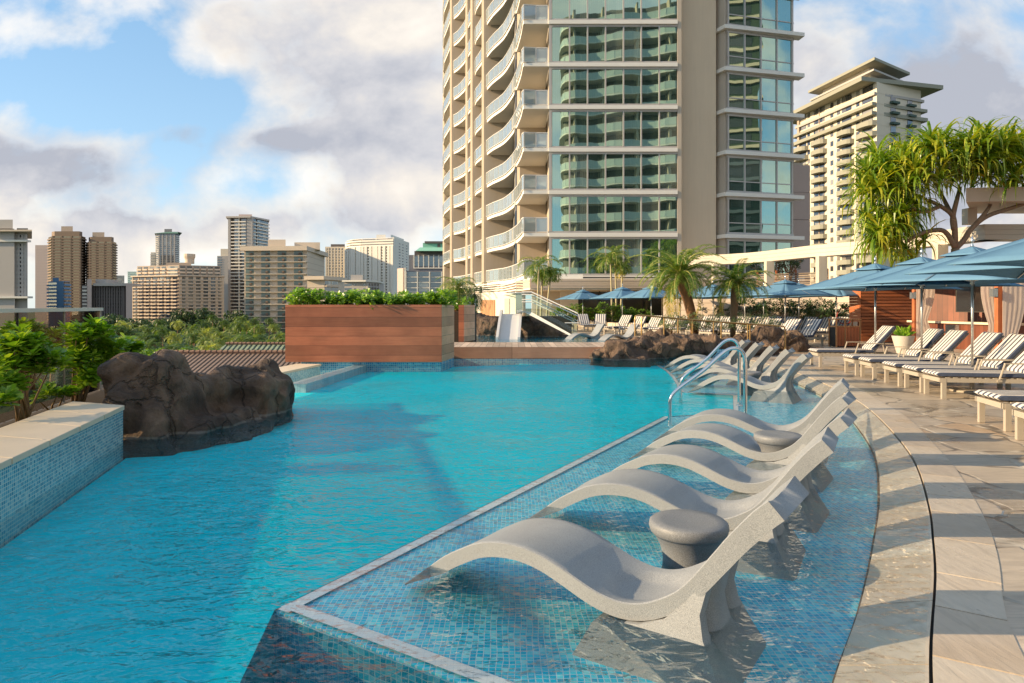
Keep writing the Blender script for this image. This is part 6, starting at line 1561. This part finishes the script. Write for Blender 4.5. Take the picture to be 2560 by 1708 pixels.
# ================================================================== PALMS
def frond(vs, fs, base, az, el, L, droop, nl, ll, lw, r, twist=0.0, vee=.5, stalk=None):
    """curved rachis with paired leaflets"""
    pts = []; p = Vector(base); e = el; n = 9
    for i in range(n+1):
        pts.append(p.copy()); d = Vector((math.cos(az)*math.cos(e), math.sin(az)*math.cos(e), math.sin(e))); p = p+d*L/n; e -= droop/n*(1+.8*i/n)
    P = []
    for k in range(nl):
        t = .10+.9*k/(nl-1); f = t*n; i = min(int(f), n-1); q = pts[i].lerp(pts[i+1], f-i); d = (pts[i+1]-pts[i]).normalized()
        s = d.cross(Vector((0, 0, 1)));
        if s.length < .01: s = Vector((1, 0, 0))
        s.normalize(); u = s.cross(d)
        l = ll*(.35+.65*math.sin(math.pi*min(1, .18+t*.85)))*r.uniform(.85, 1.1)
        for sg in (-1, 1):
            dd = (s*sg*.85+d*.55+u*vee*r.uniform(.2, .9)-Vector((0, 0, .25*r.random()))).normalized(); b = len(vs); m = q+dd*l*.5; tip = q+dd*l-Vector((0, 0, l*.28)); wv = d*lw
            vs += [tuple(q), tuple(m+wv), tuple(tip), tuple(m-wv)]; fs += [(b, b+1, b+2, b+3)]
    # rachis
    if stalk is not None: stalk.tube(pts, [.010*L*(1-.8*i/n)+.004 for i in range(n+1)], 4, False); return
    b = len(vs)
    for i, q in enumerate(pts):
        w_ = .012*L*(1-i/len(pts))+.003; s = Vector((-math.sin(az), math.cos(az), 0))*w_
        vs += [tuple(q-s), tuple(q+s)]
    for i in range(n): fs.append((b+2*i, b+2*i+1, b+2*i+3, b+2*i+2))
def palm(name, label, loc, h, nf, L, trunk_r, mat='palm', tmat='trunk', lean=(0, 0), r=None, nl=26, ll=.32, lw=.013, top=.0, group=None, old=0, e_lo=-.35, e_hi=1.35, droop=1.6, cat='palm tree', seg=9):
    r = r or random.Random(5); o = empty(name, loc); tag(o, label, cat, group)
    c = Vector((lean[0], lean[1], h)); n = 8; rs = [trunk_r[0]+(trunk_r[1]-trunk_r[0])*i/n for i in range(n+1)]
    tp = [Vector((c.x*(i/n)**1.5, c.y*(i/n)**1.5, h*i/n)) for i in range(n+1)]
    q = MB().tube(tp, [x*(1+.06*math.sin(i*2.3)) for i, x in enumerate(rs)], seg).build('trunk', M[tmat], o, smooth=True)
    vs = []; fs = []; stk = MB() if L < 2.2 and L > 1.0 and mat == 'palm' else None
    for i in range(nf):
        f = i/nf; az = i*2.39996+r.uniform(-.2, .2); el = e_hi-(e_hi-e_lo)*f**.8+r.uniform(-.12, .12)
        frond(vs, fs, c, az, el, L*r.uniform(.82, 1.08)*(.75+.25*math.sin(math.pi*min(1, f+.3))), droop*r.uniform(.75, 1.15), nl, ll, lw, r, stalk=stk)
    cr = MB().add(vs, fs).build('crown', M[mat], o)
    if stk: stk.build('frond_stalks', M['rachis'], cr)
    if old:
        vs = []; fs = []
        for i in range(old): frond(vs, fs, c-Vector((0, 0, .05)), r.uniform(0, 6.28), -.5+r.uniform(-.2, .3), L*.85, 1.2, nl, ll, lw, r)
        MB().add(vs, fs).build('dry_fronds', M['palm_old'], o)
    return o
Y1 = 24.3
palm('date_palm', 'tall shaggy trunked date palm in the rock island behind the bronze rail', (XA(1738, Y1), Y1, .35), 2.25, 42, 2.05, (.13, .22), 'palm', 'trunk_red', (-.55, 0), random.Random(3), 52, .33, .016, old=4, e_hi=1.4, e_lo=-.1, droop=1.3)
palm('date_palm', 'slimmer date palm with brown trunk right of the tall shaggy one', (XA(1832, 24.6), 24.6, .35), 1.95, 38, 1.65, (.09, .17), 'palm', 'trunk', (.12, 0), random.Random(8), 46, .27, .015, old=1, e_hi=1.3, e_lo=-.15, droop=1.35)
palm('dwarf_palm', 'bushy dwarf palm rising behind the second cedar planter', (-2.0, 25.2, 1.0), 1.15, 44, 1.2, (.10, .08), 'palm', 'trunk', (.0, 0), random.Random(9), 34, .26, .009, old=0, e_hi=1.4, e_lo=-.9, droop=1.9)
palm('dwarf_palm', 'greyish dwarf palm close right of the bushy one behind the planter', (-1.55, 25.6, 1.0), .95, 24, 1.05, (.08, .06), 'leaf_grey', 'trunk', (.15, 0), random.Random(10), 34, .24, .008, e_hi=1.3, e_lo=-1.0, droop=1.9)
for i, (px_, Y, h, ln, L, lab) in enumerate(((1343, 38.5, 3.4, .1, 1.75, 'slender pale palm with the largest crown left of the first far umbrella'), (1352, 39.3, 2.9, .1, 1.2, 'slender palm stem leaning close beside the large crowned one'), (1366, 39, 3.0, .25, 1.15, 'smaller slender palm right of the pair by the glass stair'),
                                        (1530, 45.2, 4.2, -.1, 2.0, 'slender green-gold palm before the tower windows, left stem'), (1541, 45.4, 4.6, -.1, 1.7, 'slender green-gold palm before the tower windows, middle stem'), (1552, 45.2, 3.7, .1, 1.1, 'shorter slender palm right of the pair before the tower windows'),
                                        (1684, 45.3, 2.2, 0, .9, 'small palm clump stem left of the shaggy date palm trunk'), (1694, 45.6, 2.3, .1, .9, 'small palm clump stem near the shaggy date palm trunk'))):
    palm('slender_palm', lab, (XA(px_, Y), Y, .3), h, 13 if i != 3 else 15, L, (.07, .05), 'palm', 'trunk_pale', (ln, 0), random.Random(20+i), 30, .42, .022, e_hi=1.35, e_lo=.1, droop=2.1, group='slender palms at the foot of the tower', old=1 if i in (3, 5) else 0, seg=7)

# unseen palms, added left of the frame to dapple the near loungers and paving
for i, (x, y, h) in enumerate(((-4.3, .4, 2.3), (-3.9, -1.6, 2.7))):
    palm('date_palm', NTH[i]+' unseen date palm added outside the frame, left of the viewer, for its shade', (x, y, .1), h, 30, 1.5, (.1, .13), 'palm', 'trunk', (0, 0), random.Random(70+i), 24, .32, .014, e_hi=1.3, e_lo=-.4, droop=1.5, group='unseen date palms added beyond the frame for their shade')
# pandanus tree (strap leaves on forked limbs)
def pandanus():
    base = Vector((18.0, 27.8, 0)); r = random.Random(31)
    o = empty('pandanus_tree', base); tag(o, 'broad pandanus tree with drooping strap leaves above the blue umbrellas', 'pandanus tree')
    Q = lambda px_, py_, Y=27.8: Vector((XA(px_, Y), Y, ZA(py_, Y)))
    fork = Q(2388, 622)
    limbs = MB(); limbs.tube([base, base.lerp(fork, .5)+Vector((.05, 0, 0)), fork], [.20, .16, .15], 10)
    heads = []
    def limb(pts, r0, r1):
        limbs.tube(smooth_line(pts, 4), [r0+(r1-r0)*i/(len(pts)*4-4) for i in range(len(pts)*4-3)], 8)
    limb([fork, Q(2368, 585), Q(2345, 575), Q(2300, 585, 27.4), Q(2265, 605, 27.2)], .11, .075)
    limb([fork, Q(2386, 560), Q(2378, 535), Q(2350, 515, 28), Q(2320, 500, 28)], .12, .07)
    limb([Q(2386, 575), Q(2382, 545), Q(2392, 500), Q(2400, 470, 28.5)], .12, .07)
    limb([fork, Q(2410, 600), Q(2430, 570), Q(2470, 540), Q(2530, 520, 28), Q(2590, 500, 28)], .12, .07)
    limb([Q(2440, 560), Q(2465, 530), Q(2480, 505, 28.5)], .10, .06)
    limb([Q(2352, 515, 28), Q(2310, 530, 27.4), Q(2280, 520, 27)], .09, .07)
    limb([Q(2378, 535), Q(2350, 480, 29), Q(2330, 440, 29)], .09, .06)
    q = limbs.build('trunk', M['pandanus_bark'], None, smooth=True); q.parent = o; q.matrix_parent_inverse = Matrix.Translation(-base)
    # crown clusters: (px, py, spread px, spread py, count)
    for (px_, py_, sx_, sy_, n) in ((2330, 375, 50, 20, 8), (2440, 362, 60, 18, 8), (2540, 372, 50, 20, 7), (2200, 430, 30, 30, 7), (2230, 470, 60, 55, 15), (2200, 520, 40, 45, 9), (2290, 410, 70, 40, 15), (2380, 400, 70, 32, 14), (2470, 390, 70, 40, 15), (2560, 400, 60, 50, 13), (2650, 440, 60, 50, 8), (2220, 560, 50, 45, 12), (2250, 610, 40, 24, 6), (2310, 460, 60, 30, 8), (2430, 440, 60, 25, 8), (2530, 450, 60, 30, 8), (2180, 460, 30, 30, 3)):
        for k in range(n): heads.append(Q(px_+r.gauss(0, sx_*.6), py_+r.gauss(0, sy_*.62), 27.8+r.uniform(-1.3, 1.5)))
    vs = []; fs = []
    for c in heads:
        low = c.z < 5.6
        for k in range(26):
            az = r.uniform(0, 6.28); el = r.uniform(-.25, 1.35) if not low else r.uniform(-.7, 1.0); L = r.uniform(.95, 1.75); n = 6; w_ = r.uniform(.038, .068); p = c.copy(); e = el
            kink = r.random() < .35; kp = r.randint(2, 4); b = len(vs)
            for i in range(n+1):
                ww = w_*(1-(i/n)**2)+.002; s = Vector((-math.sin(az), math.cos(az), 0))*ww
                vs += [tuple(p-s), tuple(p+s)]
                d = Vector((math.cos(az)*math.cos(e), math.sin(az)*math.cos(e), math.sin(e))); p = p+d*L/n
                e -= (1.2 if kink and i == kp else .16+.07*i)
                e = max(e, -1.5)
            for i in range(n): fs.append((b+2*i, b+2*i+1, b+2*i+3, b+2*i+2))
    q = MB().add(vs, fs).build('crown', M['pandanus'], None); q.parent = o; q.matrix_parent_inverse = Matrix.Translation(-base)
pandanus()
# small frangipani-like tree behind the pergola
def twig_tree(name, label, base, top, spread, n, r, mat='leaf_dark', tr=.09, nl=9, L=.22):
    o = empty(name, base); tag(o, label, 'tree'); b0 = Vector(base); st = MB(); vs = []; fs = []
    def br(p, d, l, rad, k):
        q = p+d*l; m = p.lerp(q, .5)+Vector((r.uniform(-.06, .06), 0, r.uniform(-.05, .05)))*l
        st.tube([p, m, q], [rad, rad*.85, rad*.7], 6)
        if k == 0: rosette(vs, fs, q, d, nl, L, L*.36, r); return
        for _ in range(2 if r.random() < .65 else 3):
            dd = (d+Vector((r.uniform(-1, 1), r.uniform(-1, 1), r.uniform(-.1, .5)))*spread).normalized(); br(q, dd, l*r.uniform(.65, .85), rad*.65, k-1)
    for s_ in range(3): br(b0+Vector((r.uniform(-.15, .15), 0, 0)), Vector((r.uniform(-.5, .5), r.uniform(-.3, .3), 1)).normalized(), top*.36, tr, n)
    q = MB().add(vs, fs).build('crown', M[mat], None); q.parent = o; q.matrix_parent_inverse = Matrix.Translation(-b0)
    q = st.build('trunk', M['trunk'], None, smooth=True); q.parent = o; q.matrix_parent_inverse = Matrix.Translation(-b0)
twig_tree('frangipani_tree', 'bare limbed frangipani tree behind the pergola before the wing windows', (XA(1950, 45.5), 45.5, 1.2), 3.3, .6, 4, random.Random(5))

# ================================================================== PARK TREES BELOW
def far_palm(seed):
    return palm('coconut_palm', None, (0, 0, 0), 9.5, 19, 3.1, (.2, .12), 'palm_far', 'trunk', (.4, .1), random.Random(seed), 15, .85, .10, e_hi=1.2, e_lo=-.45, droop=1.7, seg=5, cat=None)
protos = [far_palm(40+i) for i in range(4)]
used = [False]*4
def put_palm(px_, py_, Y, s, label, group):
    k = r.randrange(4); o = protos[k] if not used[k] else copy_tree(protos[k]); used[k] = True
    topz = ZA(py_, Y); o.location = (XA(px_, Y), Y, topz-9.9*s); o.scale = (s, s, s); o.rotation_euler = (0, 0, r.uniform(0, 6.28)); tag(o, label, 'palm tree', group)
rows = [('farthest', 235, 10, 505, 700, 803), ('second farthest', 190, 12, 290, 700, 815), ('third', 150, 12, 280, 705, 830), ('second nearest', 118, 10, 300, 705, 846), ('nearest', 88, 7, 340, 700, 868)]
for nm, Y, n, a, b, yt in rows:
    for i in range(n):
        px_ = a+(b-a)*(i+.5)/n+r.uniform(-10, 10)
        put_palm(px_, yt+r.uniform(-13, 15), Y*r.uniform(.94, 1.06), r.uniform(.85, 1.15)*(1.0 if Y > 120 else .8), '%s coconut palm from the left in the %s row of the park grove' % (NTH[i], nm), 'coconut palms in the park below')
# broad dark trees
def round_tree(seed, mat):
    r_ = random.Random(seed); o = empty('banyan_tree', (0, 0, 0)); vs = []; fs = []
    st = MB(); st.tube([(0, 0, 0), (.2, .1, 3), (.1, 0, 5.5)], [.5, .38, .3], 7)
    lob = [(r_.uniform(-3.2, 3.2), r_.uniform(-3.2, 3.2), r_.uniform(5.0, 8.0), r_.uniform(1.4, 2.4)) for _ in range(11)]
    for (x, y, z, R_) in lob:
        st.tube([(.1, 0, 4.5), (x*.5, y*.5, (4.5+z)/2), (x, y, z-.3)], [.2, .13, .06], 5)
        for k in range(130):
            v = Vector((r_.gauss(0, 1), r_.gauss(0, 1), r_.gauss(0, 1))).normalized()*R_*r_.uniform(.7, 1.08); v.z *= .62
            p = Vector((x, y, z))+v; nn = (v.normalized()+Vector((r_.uniform(-.6, .6), r_.uniform(-.6, .6), r_.uniform(-.3, .6)))).normalized(); t = nn.orthogonal().normalized(); u = nn.cross(t); s = r_.uniform(.16, .34)
            b = len(vs); vs += [tuple(p+t*s), tuple(p+u*s*.8), tuple(p-t*s), tuple(p-u*s*.8)]; fs.append((b, b+1, b+2, b+3))
    MB().add(vs, fs).build('crown', M[mat], o); st.build('trunk', M['trunk'], o); return o
rt = [round_tree(60, 'leaf_dark'), round_tree(61, 'leaf_dark'), round_tree(62, 'leaf_shrub')]; ru = [False]*3
def put_round(px_, py_, Y, s, label, k, sz=1):
    o = rt[k] if not ru[k] else copy_tree(rt[k]); ru[k] = True
    o.location = (XA(px_, Y), Y, ZA(py_, Y)-9.2*s*sz); o.scale = (s, s, s*sz); o.rotation_euler = (0, 0, r.uniform(0, 6.28)); tag(o, label, 'tree', 'dark park trees below the towers')
rr_ = [(-20, 812, 150), (35, 806, 160), (90, 812, 150), (150, 806, 170), (205, 800, 190), (250, 788, 235), (275, 782, 245), (305, 786, 240), (335, 794, 235), (365, 790, 240), (405, 797, 235), (60, 840, 110), (130, 845, 105), (190, 838, 115), (240, 812, 170), (265, 830, 140), (290, 850, 115), (240, 865, 95), (380, 808, 200), (320, 812, 190), (0, 850, 95), (300, 872, 88)]
for i, (px_, py_, Y) in enumerate(rr_):
    lab = '%s broad dark tree from the left among the park trees' % NTH[i] if i < 11 else '%s lower dark tree from the left in front of the broad park trees' % NTH[i-11]
    put_round(px_, py_, Y, Y/165 if Y > 120 else .8, lab, i % 2)
for i, (px_, py_, Y, k) in enumerate(((452, 768, 300, 0), (510, 760, 300, 1), (480, 772, 300, 0), (592, 771, 290, 0), (430, 788, 290, 1), (545, 785, 285, 1), (620, 800, 250, 2))):
    put_round(px_, py_, Y, 1.1, '%s tall dark tree from the left at the foot of the towers' % NTH[i], k, 1.7)
for i, (px_, py_, Y) in enumerate(((350, 868, 80), (400, 872, 78), (450, 868, 80), (500, 872, 78))):
    put_round(px_, py_, Y, .7, '%s low bright leafy tree from the left just above the brown roof ridge' % NTH[i], 2, .7)
# continuous understorey of the park
def canopy_mass():
    r_ = random.Random(77); vs = []; fs = []
    for k in range(30000):
        Y = 60+270*r_.random()**.8; px_ = r_.uniform(-150, 740); x = XA(px_, Y)
        z = GZ+.5+1.6*noise.noise(Vector((x*.06, Y*.05, 0)))+1.2*r_.random(); s = r_.uniform(.35, .8)
        nn = Vector((r_.uniform(-.6, .6), r_.uniform(-.9, .3), 1)).normalized(); t = nn.orthogonal().normalized(); u = nn.cross(t); p = Vector((x, Y, z)); b = len(vs)
        vs += [tuple(p+t*s), tuple(p+u*s*.7), tuple(p-t*s), tuple(p-u*s*.7)]; fs.append((b, b+1, b+2, b+3))
    tag(MB().add(vs, fs).build('park_undergrowth', M['leaf_dark']), 'dark green undergrowth and low canopy filling the park', 'undergrowth', None, 'stuff')
canopy_mass()
